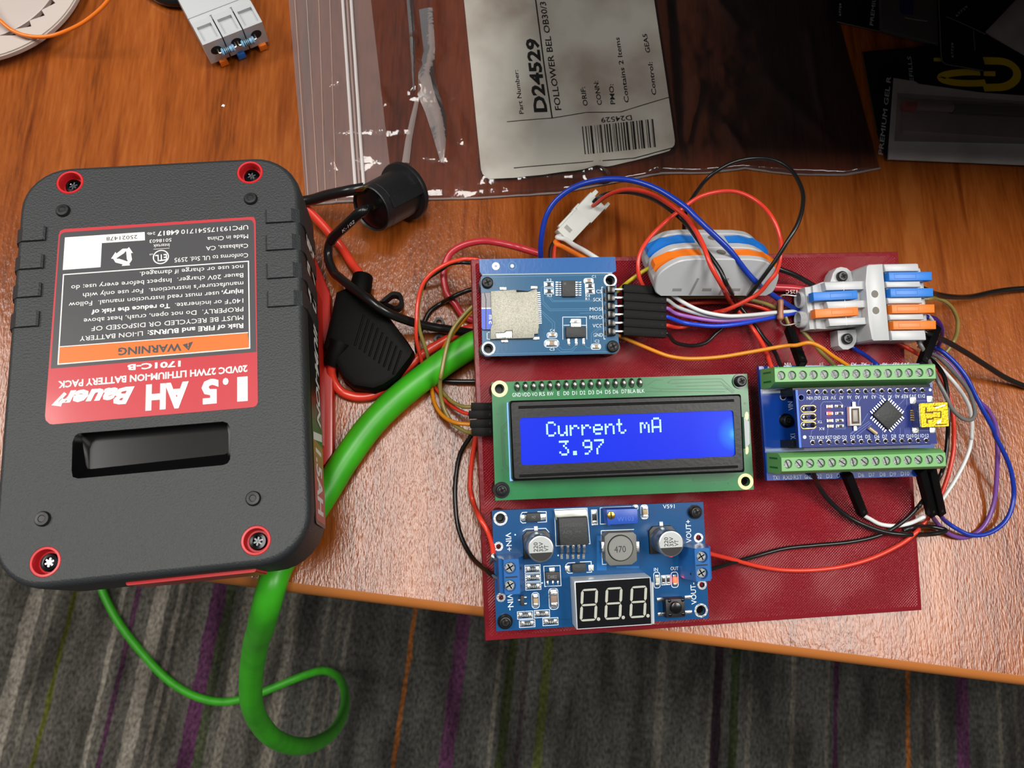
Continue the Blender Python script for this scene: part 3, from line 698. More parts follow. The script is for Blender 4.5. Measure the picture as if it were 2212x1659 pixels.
standoffs([tuple(p[:2]) for p in (lh[0], lh[1], q1(2005, 120), q1(160, 965))], Z - 1.6)
mb = MB(); ip = q1(60, 420, 7); mb.box(ip.x + 12, ip.y, 4.6, 6.2, 20, 14, mat('pcb_black', '141518', .4)); mb.build('backpack_board', lc)

# ------------------------------------------------------------------ voltage converter
Z = 8.0
q3 = lambda x, y, h=Z: pl(C3(x, y), h)
bk = thing('voltage_converter_module', 'blue voltage converter board with a three-digit readout and silver capacitors', 'circuit board', PLATE, (-36, -37.5, 0))
M_BKB = mat('pcb_converter_blue', '0b4a7e', .24, bump=(1200, .05, .0002)); M_BKT = mat('pcb_converter_trace', '083c70', .3); M_BKL = mat('pcb_converter_pad', '1560a2', .28)
bo_ = [q3(*a) for a in ((98, 140), (2038, 60), (2090, 1130), (137, 1250))]
bh = [(q3(175, 213), 1.5), (q3(2018, 1058), 1.5), (q3(157, 470), .75), (q3(180, 937), .75), (q3(1995, 390), .85), (q3(2027, 822), .85)]
mb = MB(); mb.holed(bo_, [circ(p.x, p.y, r, 18) for p, r in bh], Z - 1.6, Z, M_BKB)
zs = Z + .03
for p, r in bh:
    mb.ring(p.x, p.y, zs, r, r + .65, SOLD)
    if r > 1: [mb.cyl(p.x + 1.95 * math.cos(i * .785), p.y + 1.95 * math.sin(i * .785), Z, zs + .02, .22, SILK, 8) for i in range(8)]
def s3(pts, wd=.22, m=SILK, cl=False): mb.strip([q3(*a) for a in pts], wd, zs, m, cl)
for t in ([(1165, 150), (1020, 60)],): pass
mb.poly([q3(*a) for a in ((1060, 370), (1150, 372), (1150, 690), (1060, 690))], Z + .015, M_BKL); mb.poly([q3(*a) for a in ((1240, 650), (1450, 650), (1450, 670), (1240, 668))], Z + .015, M_BKL)
for t in ([(445, 245), (445, 275), (650, 265), (650, 420)], [(370, 410), (350, 412), (350, 530)], [(1500, 385), (1455, 390), (1460, 660)], [(1440, 180), (1590, 178), (1590, 140), (1875, 132), (1890, 235)], [(405, 945), (460, 950)], [(530, 920), (600, 840), (780, 838), (812, 880)],
          [(545, 930), (612, 852), (700, 850)], [(580, 1000), (580, 960), (640, 880)], [(600, 1000), (600, 970), (640, 905)], [(300, 1150), (350, 1150)], [(490, 1140), (560, 1140)], [(700, 1140), (830, 1138)], [(385, 1020), (400, 1045), (400, 1065)], [(670, 640), (670, 610), (890, 600), (890, 640)]): s3(t, .25, M_BKT)
for t in ([(420, 155), (375, 157), (358, 185), (360, 240), (378, 255), (410, 252)], [(515, 150), (595, 150), (598, 243), (515, 248)], [(672, 130), (970, 118), (998, 445), (685, 465), (672, 130)], [(1010, 135), (1060, 133), (1067, 268), (1015, 272)], [(1090, 115), (1380, 103)], [(1090, 115), (1092, 265), (1150, 262)],
          [(1100, 325), (1402, 313)], [(1100, 325), (1112, 635), (1150, 633)], [(860, 618), (795, 622), (775, 640), (780, 700), (800, 715), (840, 713)], [(905, 612), (1008, 608), (1012, 705), (965, 708)], [(572, 652), (722, 645), (732, 830), (582, 838)], [(380, 330), (410, 310), (590, 303), (622, 340)]):
    s3(t, .22, SILK, t[0] in ((1010, 135), (572, 652)))
for c, w_, h_ in (((1497, 152), 66, 130), ((1415, 110), 50, 44), ((497, 965), 66, 140), ((663, 950), 84, 190), ((1612, 778), 56, 144), ((1775, 775), 64, 140)):
    p = q3(*c); w_ /= 30; h_ /= 30; mb.strip(rrect(p.x - w_ / 2, p.y - h_ / 2, p.x + w_ / 2, p.y + h_ / 2, w_ * .35, 3), .2, zs, SILK, True)
for c, w_, h_ in (((470, 675), 140, 68), ((473, 755), 140, 68), ((476, 834), 140, 66), ((401, 1100), 140, 66), ((556, 1088), 140, 66), ((420, 1177), 142, 66), ((634, 1160), 140, 66), ((1672, 780), 36, 86), ((1715, 777), 36, 86)):
    p = q3(*c); mb.frame(p.x, p.y, w_ / 30, h_ / 30, .18, zs, SILK, math.radians(-.3))
def t3(s, a, b_, cap, zz=zs, m=SILK, bold=0): mb.text(s, q3(*a), q3(*b_), cap, m, zz, bold)
t3('V591', (1668, 122), (1775, 118), 1.2); t3('IN', (1585, 698), (1622, 697), 1.05); t3('OUT', (1738, 688), (1810, 686), 1.05)
t3('VIN+', (220, 345), (232, 515), 1.65, bold=.01); t3('VIN-', (236, 905), (246, 1058), 1.65, bold=.01); t3('VOUT+', (1930, 435), (1922, 225), 1.6, bold=.01); t3('VOUT-', (1978, 1000), (1965, 800), 1.6, bold=.01)
for a in ((310, 362), (705, 552), (558, 805), (1407, 552)): p = q3(*a); mb.cyl(p.x, p.y, Z, zs, .25, SILK, 10)
mb.build('circuit_board', bk)
for c in ((470, 675), (473, 755), (476, 834), (401, 1100), (556, 1088), (420, 1177), (634, 1160)): chip(bk, 'resistor', '103', q3(c[0] - 55, c[1] + 2), q3(c[0] + 55, c[1] - 2), Z, .55, 1.35, RESB, SOLD)
for c in ((1672, 780), (1715, 777)): chip(bk, 'resistor', None, q3(c[0], c[1] - 32), q3(c[0], c[1] + 32), Z, .5, .85, RESB, SOLD)
chip(bk, 'resistor', None, q3(1034, 150), q3(1040, 258), Z, .55, 1.35, RESB, SOLD)
for a, b_, wd in (((1495, 105), (1500, 200), 1.4), ((494, 915), (499, 1010), 1.4), ((661, 880), (666, 1015), 1.9)): chip(bk, 'capacitor', None, q3(*a), q3(*b_), Z, 1.1, wd, mat('ceramic_light', 'b59a72', .5) if wd < 1.5 else mat('ceramic_brown', '8a7262', .5), SOLD)
p = q3(1415, 105); mb = MB(); mb.box(p.x, p.y, Z, Z + .6, 1.0, 1.0, SOLD, 0, .1); mb.build('capacitor', bk)
for a, b_, x0, x1, s in (((385, 207), (565, 198), 415, 545, 'M7'), ((790, 673), (1005, 665), 835, 962, '')):
    mb = MB()
    for e in (a, b_): p = q3(*e); mb.box(p.x, p.y, Z, Z + .4, 1.7, 1.9, SOLD, 0, .2)
    ym = (a[1] + b_[1]) / 2; p = q3((x0 + x1) / 2, ym, Z + 2); mb.box(p.x, p.y, Z + .1, Z + 2.0, (x1 - x0) / 30.5, 2.5, ICB, math.radians(-.5), .2)
    if s: mb.text(s, (p.x - .5, p.y - .4), (p.x + .6, p.y - .4), .8, mat('ic_print', '77797b', .6), Z + 2.02)
    mb.build('diode', bk)
# capacitors: base, can and printed top
for bx_, tx in (((505, 447), (528, 483)), ((1655, 402), (1720, 435))):
    b0 = q3(*bx_); mb = MB(); p = q3(bx_[0], bx_[1]); w2 = 4.15
    mb.prism([(p.x - w2, p.y + w2 - 1.3), (p.x - w2 + 1.3, p.y + w2), (p.x + w2 - 1.3, p.y + w2), (p.x + w2, p.y + w2 - 1.3), (p.x + w2, p.y - w2), (p.x - w2, p.y - w2)], Z, Z + 1.3, BLK, .15)
    mb.box(p.x, p.y + 4.6, Z, Z + .5, 1.1, 1.6, SOLD); cp = mb.build('capacitor', bk); cp['label'] = 'silver can capacitor with a half black top'
    mb = MB(); M_CAN = mat('can_aluminium', 'aeb4ba', .3, .9); ht = Z + 9.6; r = 4.0
    mb.lathe([(r - .4, Z + 1.2), (r, Z + 1.5), (r, Z + 2.2), (r - .25, Z + 2.6), (r, Z + 3.0), (r, ht - .5), (r - .2, ht - .12), (r - .5, ht)], M_CAN, p.x, p.y, 40, (True, True))
    dsk = circ(p.x, p.y, r - .5, 40); mb.poly(dsk, ht + .01, mat('can_top', 'b4b8b8', .4, .4)); mb.poly([q for q in dsk if q[1] < p.y - .95], ht + .02, PRT)
    for i, s in enumerate(('220', '35V', 'VT')):
        X_ = p.x - .9 + i * 1.55; mb.text(s, (X_, p.y - .75), (X_ + .05, p.y + (2.0 if i < 2 else 1.0)), 1.2, PRT, ht + .03, .01)
    mb.build('can', cp)
# switching regulator
mb = MB(); T_ = Z + 4.4
mb.prism([q3(*a, Z + 1.3) for a in ((668, 140), (965, 128), (978, 215), (682, 228))], Z, Z + 1.3, mat('tin_bright', 'c8cac2', .3, .8), .2)
mb.prism([q3(*a, T_) for a in ((708, 210), (972, 198), (988, 455), (722, 462))], Z + .1, T_, ICB, .45)
p = q3(748, 415, T_); mb.ring(p.x, p.y, T_ + .01, .02, .6, PRT)
for i, s in enumerate(('LM2596S', 'ADJ  P+')): mb.text(s, q3(745, 290 + i * 66, T_), q3(935 - 20 * i, 282 + i * 66, T_), .95, mat('ic_faint', '46484a', .6), T_ + .01)
rg = mb.build('switching_regulator', bk)
for x in (738, 792, 843, 893, 942):
    mb = MB(); p = q3(x, 480, Z + 1.5)
    mb.rings([[(p.x + dx, p.y + dy, z + k) for dx, k in ((-.4, 0), (.4, 0), (.4, .3), (-.4, .3))] for dy, z in ((.9, Z + 1.7), (-.6, Z + 1.7), (-1.5, Z + 1.2), (-2.2, Z + .15), (-3.6, Z + .05))], SOLD)
    mb.build('lead', rg)
# trimmer
mb = MB(); T_ = Z + 6.2; M_TRIM = mat('trimmer_blue', '2450b4', .35)
tp = [q3(*a, T_) for a in ((1150, 132), (1435, 122), (1440, 258), (1160, 272))]
mb.prism(tp, Z + .3, T_, M_TRIM, .2); p = q3(1170, 282, T_); mb.box(p.x + .4, p.y + .3, Z, T_ - 1, .6, .5, M_TRIM); mb.text('W103', q3(1250, 240, T_), q3(1400, 232, T_), 1.3, mat('trimmer_print', '3d68c4', .4), T_ + .01)
tm = mb.build('trimmer', bk); mb = MB(); p = q3(1193, 185, T_ + .6); mb.cyl(p.x, p.y, T_ - .3, T_ + .6, 1.15, GOLD, 20, bev=.15); mb.box(p.x, p.y, T_ + .3, T_ + .62, .3, 1.9, DARK, .1); mb.build('adjusting_screw', tm)
# inductor
mb = MB(); T_ = Z + 5.2; M_IND = mat('ferrite', '6d6e6a', .5, .1)
mb.prism([q3(*a, T_ - .6) for a in ((1170, 345), (1395, 337), (1425, 365), (1432, 600), (1385, 638), (1180, 648), (1140, 600), (1130, 380))], Z + .1, T_ - .6, M_IND, .3)
p = q3(1281, 487, T_); mb.lathe([(4.0, T_ - .62), (4.0, T_ - .58)], DARK, p.x, p.y, 40); mb.lathe([(3.7, T_ - .6), (3.7, T_ - .15), (3.5, T_)], mat('ferrite_top', '7f817e', .5), p.x, p.y, 40)
mb.text('470', q3(1222, 528, T_), q3(1328, 522, T_), 1.9, PRT, T_ + .02)
ind = mb.build('inductor', bk)
for x, y in ((1118, 470), (1418, 468)): mb = MB(); p = q3(x, y, Z + 2.5); mb.box(p.x, p.y, Z, Z + 3.9, 1.6, 3.2, SOLD, 0, .2); mb.build('contact', ind)
# terminal blocks
M_TB = mat('terminal_blue', '1f62a8', .3)
for nm, pts, slope, scs, slots_, zt in (('L', ((205, 590), (345, 585), (352, 905), (215, 915)), ((140, 548), (360, 540), (380, 560), (385, 910), (150, 918)), ((262, 668), (262, 832)), ((352, 670), (352, 832)), 9.6),
                                  ('R', ((1958, 490), (2092, 480), (2108, 785), (1972, 795)), ((1845, 460), (2085, 450), (2105, 480), (2110, 795), (1885, 800)), ((2028, 566), (2030, 718)), ((1930, 562), (1932, 722)), 9.6)):
    T_ = Z + zt; top = [q3(*a, T_) for a in pts]; mb = MB()
    s_ = 1 if nm == 'L' else -1
    cx_ = sum(p.x for p in top) / 4; cy_ = sum(p.y for p in top) / 4; hy = abs(top[0].y - top[2].y) / 2; hx_ = abs(top[1].x - top[0].x) / 2
    mb.holed(rrect(cx_ - hx_, cy_ - hy, cx_ + hx_, cy_ + hy, .2, 1), [circ(q3(*a, T_).x, q3(*a, T_).y, 1.75, 22) for a in scs], None, T_, M_TB)
    prf = [(-hx_, T_), (-hx_ - .4, T_ - 2.2), (-hx_ - 1.3, T_ - 2.5), (-hx_ - 1.6, Z + .05), (hx_ + 1.9, Z + .05), (hx_ + 1.9, T_ - 4.6), (hx_ + .4, T_ - 2), (hx_, T_)]
    if nm == 'R': prf = [(-a, b_) for a, b_ in prf][::-1]
    mb.rings([[(cx_ + a, yy, z_) for a, z_ in prf[::-1]] for yy in (cy_ + hy, cy_ - hy)], M_TB, True, True)
    nn = len(prf); mb.f.pop(next(i for i in range(len(mb.f) - 1, -1, -1) if len(mb.f[i]) == 4 and all(abs(mb.v[j].z - T_) < 1e-6 for j in mb.f[i])))
    mb.mi.pop()
    p = q3((pts[0][0] + pts[1][0]) / 2, (pts[0][1] + pts[2][1]) / 2 + 4, T_); mb.box(p.x, p.y, T_ - .3, T_ + .02, 3.6, .4, PRT)
    for a in scs:
        c = q3(*a, T_); mb.rings([[(x, y, z_) for x, y in circ(c.x, c.y, 1.75, 22)] for z_ in (T_ - 1.4, T_)], M_TB, False, False); mb.cyl(c.x, c.y, T_ - 2.4, T_ - 1.35, 1.75, M_TB, 22)
    for a in slots_: c = q3(*a, T_ - 2.6); mb.cyl(c.x, c.y, T_ - 4, T_ - 2.35, .5, DARK, 12)
    tb = mb.build('screw_terminal', bk)
    for a in scs:
        c = q3(*a, T_); mb = MB(); mb.lathe([(1.5, T_ - 1.8), (1.5, T_ - .95), (1.25, T_ - .75), (.3, T_ - .7)], SCR, c.x, c.y, 20)
        for g_ in (.5, 2.07): mb.box(c.x, c.y, T_ - .8, T_ - .69, 2.3, .35, STEEL, g_)
        mb.build('terminal_screw', tb)
# small transistor packages
mb = MB(); mb.prism([q3(*a, Z + 1.5) for a in ((590, 708), (718, 703), (722, 782), (592, 788))], Z + .1, Z + 1.5, ICB, .2); mb.text('D882', q3(612, 765, Z + 1.5), q3(692, 762, Z + 1.5), .95, MATS['ic_print'], Z + 1.52)
p = q3(645, 688); mb.box(p.x, p.y, Z, Z + .7, 1.9, 1.8, SOLD, 0, .4)
for x in (607, 655, 700): p = q3(x, 803); mb.box(p.x, p.y, Z, Z + .4, .55, 1.3, SOLD, 0, .1)
mb.build('transistor', bk)
mb = MB(); mb.prism([q3(*a, Z + 1.1) for a in ((360, 922), (392, 920), (395, 1012), (362, 1014))], Z + .1, Z + 1.1, ICB, .15)
for a in ((345, 962), (402, 938), (404, 995)): p = q3(*a); mb.box(p.x, p.y, Z, Z + .5, .8, .5, SOLD, 0, .1)
mb.build('transistor', bk)
M_LEDR = mat('led_red_lit', 'ff5a40', .4, emit=('ff1a0a', 22)); M_LEDW = mat('led_pale', 'cfd4c4', .35)
for c, m_, nm in (((1612, 780), M_LEDW, 'indicator_led'), ((1776, 778), M_LEDR, 'indicator_led')):
    mb = MB(); p = q3(*c)
    for dy in (1.2, -1.2): mb.box(p.x, p.y + dy, Z, Z + .4, 1.2, .9, SOLD, 0, .1)
    mb.box(p.x, p.y, Z + .05, Z + .9, 1.15, 1.7, m_, 0, .2); o_ = mb.build(nm, bk)
    if m_ is M_LEDR: o_['label'] = 'red indicator light switched on'
# three digit readout
T_ = Z + 7.4; mb = MB(); M_CLR = mat('readout_case', 'c4ccd2', .25, coat=.3)
ro = [q3(*a, T_) for a in ((852, 790), (1556, 752), (1568, 1190), (876, 1236))]; mb.prism(ro, Z + .3, T_, M_CLR, .25)
mb.prism([q3(*a, T_ - 3.2) for a in ((1560, 800), (1580, 800), (1590, 1180), (1568, 1184))], Z + .3, T_ - 3.2, M_CLR)
fc = [q3(*a, T_) for a in ((864, 802), (1548, 757), (1560, 1180), (884, 1226))]; mb.poly(fc, T_ + .02, mat('readout_black', '0c0d10', .2))
ro_o = mb.build('readout_case', bk)
M_SEG = mat('segment_pale', 'b2b4a8', .45)
def seg_digit(x0, y0, x1, y1, sl):
    mb = MB(); wd = x1 - x0; ht = y1 - y0; sk = -.07 * wd
    def s_(pts): mb.poly([q3(x0 + a * wd + (1 - b_) * 14 - 7, y0 + b_ * ht - (a - .5) * 10, T_) for a, b_ in pts], T_ + .04, M_SEG)
    t = .2; u = .062
    for y in (0, .5, 1):
        yo = u if y == 0 else (-u if y == 1 else 0); yc = y + yo * .5 if y != .5 else .5
        s_([(.06, yc), (.06 + t * .55, yc - u / 2), (.94 - t * .55, yc - u / 2), (.94, yc), (.94 - t * .55, yc + u / 2), (.06 + t * .55, yc + u / 2)])
    for x in (.0, 1.0):
        xc = .075 if x == 0 else .925
        for ya, yb_ in ((.06, .46), (.54, .94)): s_([(xc, ya - .02), (xc + .08, ya + .04), (xc + .08, yb_ - .04), (xc, yb_ + .02), (xc - .08, yb_ - .04), (xc - .08, ya + .04)])
    return mb
for x0, y0, x1, y1, d_ in ((910, 858, 1065, 1155, (1076, 1137)), (1136, 845, 1290, 1140, (1303, 1122)), (1366, 832, 1516, 1125, (1530, 1106))):
    mb = seg_digit(x0, y0, x1, y1, 0); p = q3(*d_, T_); mb.ring(p.x, p.y, T_ + .04, .01, .52, M_SEG); mb.build('digit', ro_o)
# push button
mb = MB(); T_ = Z + 3.5; mb.prism([q3(*a, T_) for a in ((1692, 958), (1868, 948), (1876, 1118), (1700, 1128))], Z + .1, T_, BLK, .3)
for a in ((1728, 970), (1850, 962), (1735, 1098), (1855, 1090)): p = q3(*a, T_); mb.dome(p.x, p.y, T_, .55, .25, BLKS)
for a in ((1640, 955), (1895, 935), (1648, 1090), (1900, 1072)): p = q3(*a); mb.box(p.x, p.y, Z, Z + .5, 2.2, 1.1, SOLD, 0, .15)
bt_ = mb.build('push_button', bk); mb = MB(); p = q3(1793, 1036, T_ + 1.2); mb.cyl(p.x, p.y, T_, T_ + 1.2, 1.75, BLKS, 28, bev=.3); mb.build('plunger', bt_)
screw(bk, q3(1980, 158, Z + 2.2)[:2], Z + 2.2, 1.8, washer=2.2); screw(bk, q3(222, 1172, Z + 1.9)[:2], Z + 1.9, 1.85, washer=2.3)
standoffs([tuple(p[:2]) for p in (bh[0][0], bh[1][0], q3(1975, 165), q3(220, 1170))], Z - 1.6)
# ------------------------------------------------------------------ screw terminal shield and the small controller board plugged into it
ZS, ZT, ZN = 11.5, 21.5, 24.5
q2 = lambda x, y, h: pl(C2(x, y), h)
sh_ = thing('terminal_shield', 'dark blue terminal shield with two long green screw terminal rows', 'circuit board', PLATE, (46, 3.5, 0))
M_SHB = mat('pcb_shield_blue', '0f3f9a', .22); M_SHW = mat('pcb_shield_print', 'c9d3dc', .5); M_GRN = mat('terminal_green', '6fae68', .38)
so_ = [q2(*a, ZS) for a in ((92, 150), (1890, 118), (1925, 1290), (178, 1338))]
hh_ = [q2(345, 468, ZS), q2(380, 970, ZS)]
mb = MB(); mb.holed(so_, [circ(p.x, p.y, .75, 16) for p in hh_], ZS - 1.6, ZS, M_SHB)
zs = ZS + .03
t2 = lambda s, a, b_, cap, zz=zs, m=M_SHW: mb.text(s, q2(*a, zz), q2(*b_, zz), cap, m, zz)
t2('VIN', (452, 605), (444, 515), 1.6); t2('TX1', (478, 935), (470, 850), 1.6)
for p in hh_: mb.ring(p.x, p.y, zs, .8, 1.05, M_SHW)
mb.strip([q2(*a, ZS) for a in ((112, 395), (140, 395), (140, 160))], .2, zs, M_SHW); mb.strip([q2(*a, ZS) for a in ((128, 420), (470, 410))], .8, zs, M_SHW); mb.strip([q2(*a, ZS) for a in ((165, 1020), (560, 1012))], .7, zs, mat('pcb_light_band', '7f96b4', .5))
x = 245
for s, x0, x1 in (('TX1', 240, 305), ('RX0', 345, 440), ('RST', 455, 540), ('GND', 567, 655), ('D2', 690, 745), ('D3', 795, 855), ('D4', 905, 960), ('D5', 1020, 1075), ('D6', 1127, 1185), ('D7', 1237, 1295), ('D8', 1350, 1408), ('D9', 1455, 1517), ('D10', 1568, 1655)):
    y = 1330 - (x0 - 240) * .032; t2(s, (x0, y), (x1, y - 2), 1.25)
for s, x0, x1 in (('3V3', 1655, 1570), ('REF', 1545, 1475), ('A0', 1425, 1375), ('A1', 1315, 1268), ('A2', 1210, 1155), ('A3', 1105, 1050), ('5V', 760, 715), ('VIN', 430, 360)):
    y = 112 - (x0 - 1600) * .0; t2(s, (x0, y + 0), (x1, y + 2), 1.2)
mb.build('circuit_board', sh_)
screw(sh_, q2(403, 712, ZS + 2)[:2], ZS + 2, 1.6, washer=2.2)
for y0 in (405, 950):                                          # socket strips under the controller
    mb = MB(); a, b_ = q2(440, y0 + 12, ZS + 8), q2(1870, y0 - 28, ZS + 8); mb.prism([(a.x, a.y - 1.2), (b_.x, b_.y - 1.2), (b_.x, b_.y + 1.2), (a.x, a.y + 1.2)], ZS, ZS + 8.3, BLK, .15); mb.build('socket_strip', sh_)
for a, b_, out_ in (((325, 246), (1868, 214), 1), ((395, 1166), (1972, 1116), -1)):
    pa, pb = q2(*a, ZT), q2(*b_, ZT); ux = (pb - pa).normalized(); uy = V((-ux.y, ux.x, 0)); pitch = (pb - pa).length / 14
    mb = MB(); mb.T = Matrix(((ux.x, uy.x, 0, pa.x), (ux.y, uy.y, 0, pa.y), (0, 0, 1, 0), (0, 0, 0, 1)))
    x0, x1 = -2.0, 14 * pitch + 1.9; o = out_
    yy = lambda v: v * o
    prf = [(-1.9, ZT), (-3.5, ZT - 3.6), (-3.5, ZS + .05), (2.6, ZS + .05), (2.6, ZT - .4), (2.2, ZT)]
    if o < 0: prf = [(-1.9, ZT), (-3.2, ZT - 2.2), (-3.2, ZS + .05), (3.0, ZS + .05), (3.0, ZT - 1.6), (2.1, ZT)]
    top = [(x0, yy(prf[0][0])), (x1, yy(prf[0][0])), (x1, yy(prf[-1][0])), (x0, yy(prf[-1][0]))]
    mb.holed(top if o < 0 else top, [circ(i * pitch, 0, 1.35, 18) for i in range(15)], None, ZT, M_GRN)
    for i in range(15): mb.rings([[(px_, py_, z_) for px_, py_ in circ(i * pitch, 0, 1.35, 18)] for z_ in (ZT - 1.5, ZT)], M_GRN, False, False)
    n_ = len(prf)
    vs = [(xx, yy(y_), z_) for xx in (x0, x1) for y_, z_ in prf]
    mb.add(vs, [(i, i + 1, n_ + i + 1, n_ + i) if o > 0 else (i + 1, i, n_ + i, n_ + i + 1) for i in range(n_ - 1)] + [tuple(range(n_)), tuple(range(2 * n_ - 1, n_ - 1, -1))], M_GRN)
    for y_ in (-1.6, 1.2): mb.box(x0 - .02, yy(y_), ZS + 2, ZT - 2.5, .1, .5, MATS['pcb_green'])
    if o > 0 or True:
        for i in range(15): mb.box(i * pitch, yy(prf[3][0]), ZS + 1.2, ZS + 6, 2.5, .06, DARK)
    row = mb.build('terminal_row', sh_)
    for i in range(15):
        m2 = MB(); m2.T = mb.T; m2.lathe([(1.3, ZT - 1.9), (1.3, ZT - .8), (1.15, ZT - .55), (.2, ZT - .5)], SCR, i * pitch, 0, 16)
        m2.box(i * pitch, 0, ZT - .6, ZT - .47, .32, 2.3, STEEL, random.uniform(.2, 1.0)); m2.build('terminal_screw', row)

na = thing('controller_board', 'small blue controller board with a gold USB socket and red light', 'circuit board', PLATE, (52, 4, ZN - 12))
M_NAB = mat('pcb_nano_blue', '1a2a74', .4, spec=.25); M_NAE = mat('pcb_nano_edge', '2f6ad0', .4); M_NAT = mat('pcb_nano_trace', '4a62b0', .35)
qn = lambda x, y, h=ZN: pl(C2(x, y), h)
no = [qn(*a) for a in ((472, 396), (1893, 366), (1945, 955), (512, 996))]
nh = [qn(533, 475), qn(568, 886), qn(1872, 395)]
mb = MB(); mb.holed(no, [circ(nh[0].x, nh[0].y, .75, 14)], ZN - 1.6, ZN, M_NAB)
zs = ZN + .03
mb.strip([(p.x + .35, p.y) for p in (no[0], no[3])], .7, zs - .01, M_NAE)
for p, r in ((nh[1], .55), (nh[2], .45)): mb.cyl(p.x, p.y, ZN, zs, r, SILK, 14)
mb.ring(nh[0].x, nh[0].y, zs, .8, .95, M_NAT)
def sn(pts, wd=.13, m=M_NAT): mb.strip([qn(*a) for a in pts], wd, zs, m)
for t in ([(625, 545), (700, 470), (770, 400)], [(730, 560), (760, 520), (935, 515), (970, 560)], [(1030, 420), (1035, 480), (1090, 530)], [(1125, 560), (1130, 510), (1160, 470)], [(1380, 500), (1230, 420)], [(1400, 490), (1310, 430)], [(1480, 480), (1520, 430)], [(1540, 560), (1625, 470)], [(1590, 620), (1630, 560), (1625, 480)],
          [(1240, 720), (1040, 860)], [(1250, 735), (1060, 875)], [(1225, 640), (1140, 780), (1040, 850)], [(1265, 750), (1090, 885)], [(1380, 820), (1370, 900)], [(1500, 830), (1490, 880)], [(1560, 790), (1560, 870)], [(1610, 800), (1612, 880)], [(1630, 790), (1632, 860)], [(1650, 780), (1652, 850)], [(630, 880), (640, 820), (700, 780)],
          [(800, 880), (810, 800), (850, 760)], [(735, 700), (735, 560)], [(985, 560), (990, 800), (880, 800)], [(1720, 510), (1840, 508)], [(1750, 820), (1870, 818)], [(870, 470), (900, 440)], [(860, 930), (900, 900)], [(940, 890), (960, 870)], [(1000, 890), (1010, 870)]): sn(t)
for s, x0, x1 in (('VIN', 655, 590), ('GND', 735, 665), ('RST', 810, 748), ('5V', 888, 838), ('A7', 970, 925), ('A6', 1052, 1008), ('A5', 1138, 1092), ('A4', 1222, 1178), ('A3', 1308, 1262), ('A2', 1390, 1345), ('A1', 1475, 1435), ('A0', 1552, 1508), ('REF', 1640, 1570), ('3V3', 1725, 1655), ('D13', 1815, 1745)):
    y = 462 - (x0 - 650) * .018; mb.text(s, qn(x0, y), qn(x1, y + 2), 1.0, SILK, zs)
for s, x0, x1 in (('TX1', 615, 680), ('RX0', 697, 770), ('RST', 785, 855), ('GND', 862, 940), ('D2', 958, 1005), ('D3', 1045, 1090), ('D4', 1115, 1165), ('D5', 1200, 1250), ('D6', 1295, 1345), ('D7', 1378, 1425), ('D8', 1470, 1518), ('D9', 1550, 1600), ('D10', 1628, 1700), ('D11', 1712, 1775), ('D12', 1785, 1858)):
    y = 910 - (x0 - 615) * .018; mb.text(s, qn(x0, y), qn(x1, y - 2), 1.0, SILK, zs)
mb.text('TX', qn(748, 712), qn(700, 714), .8, SILK, zs); mb.text('RX', qn(770, 783), qn(715, 785), .8, SILK, zs)
for i in range(15):
    for x, y in ((610 + i * 84.2, 420 - i * 1.6), (650 + i * 84.2, 940 - i * 1.6)): p = qn(x, y); mb.ring(p.x, p.y, zs, .4, .72, SILK if i % 4 == 3 else SOLD, 14)
for a in ((1690, 505), (1866, 492), (1716, 815), (1896, 814)): p = qn(*a); mb.box(p.x, p.y, ZN, ZN + .25, 2.1, 1.9, SOLD, 0, .1)
mb.build('circuit_board', na)
M_PIN = mat('pin_dark', '5a5050', .3, .8)
for i in range(15):
    for x, y in ((612 + i * 84.2, 422 - i * 1.6), (652 + i * 84.2, 942 - i * 1.6)):
        p = qn(x, y); mb = MB(); mb.lathe([(.5, ZN - 3), (.62, ZN), (.45, ZN + .5), (.34, ZN + 1.1), (.2, ZN + 1.2)], M_PIN, p.x, p.y, 12); mb.build('pin', na)
for y in (592, 678, 762):
    mb = MB(); p = qn(612, y); mb.lathe([(0.9, ZN + .05), (.7, ZN + .6), (.3, ZN + .8)], SOLD, p.x - 1.5, p.y, 14); q = qn(600, y, ZN + 2.2)
    mb.strip(rrect(p.x - 2.4, p.y - .95, p.x + 2.2, p.y + .95, .9, 4), .2, zs, GOLD, True)
    for dx in (-1.3, 1.2): mb.lathe([(.75, ZN + .03), (.5, ZN + .7), (.33, ZN + 1.7), (.15, ZN + 1.8)], M_PIN, p.x + dx, p.y, 12)
    mb.build('programming_pins', na)
M_LR = mat('led_red_bright', 'ff6a50', .4, emit=('ff1408', 45)); M_LP = mat('led_off', 'd8c8b8', .4)
for i, y in enumerate((567, 640, 715, 772)):
    mb = MB(); p = qn(820 + i * 3, y); [mb.box(p.x + s * .75, p.y, ZN, ZN + .35, .5, .8, SOLD) for s in (-1, 1)]; mb.box(p.x, p.y, ZN + .02, ZN + (.95 if i == 1 else .6), 1.0, .8, M_LR if i == 1 else M_LP, 0, .12); o_ = mb.build('indicator_led', na)
    if i == 1: o_['label'] = 'red indicator light switched on'
    chip(na, 'resistor', None, qn(890 + i * 4, y), qn(955 + i * 4, y - 1), ZN, .5, .75, RESB, SOLD)
mb = MB(); mb.prism([qn(*a, ZN + 1.6) for a in ((1032, 570), (1152, 565), (1158, 765), (1040, 770))], ZN + .1, ZN + 1.6, mat('button_frame', 'e2ddd4', .3, .3), .2)
mb.poly([qn(*a, ZN + 1.6) for a in ((1050, 588), (1134, 584), (1140, 745), (1056, 750))], ZN + 1.62, mat('button_well', '3c2a28', .5))
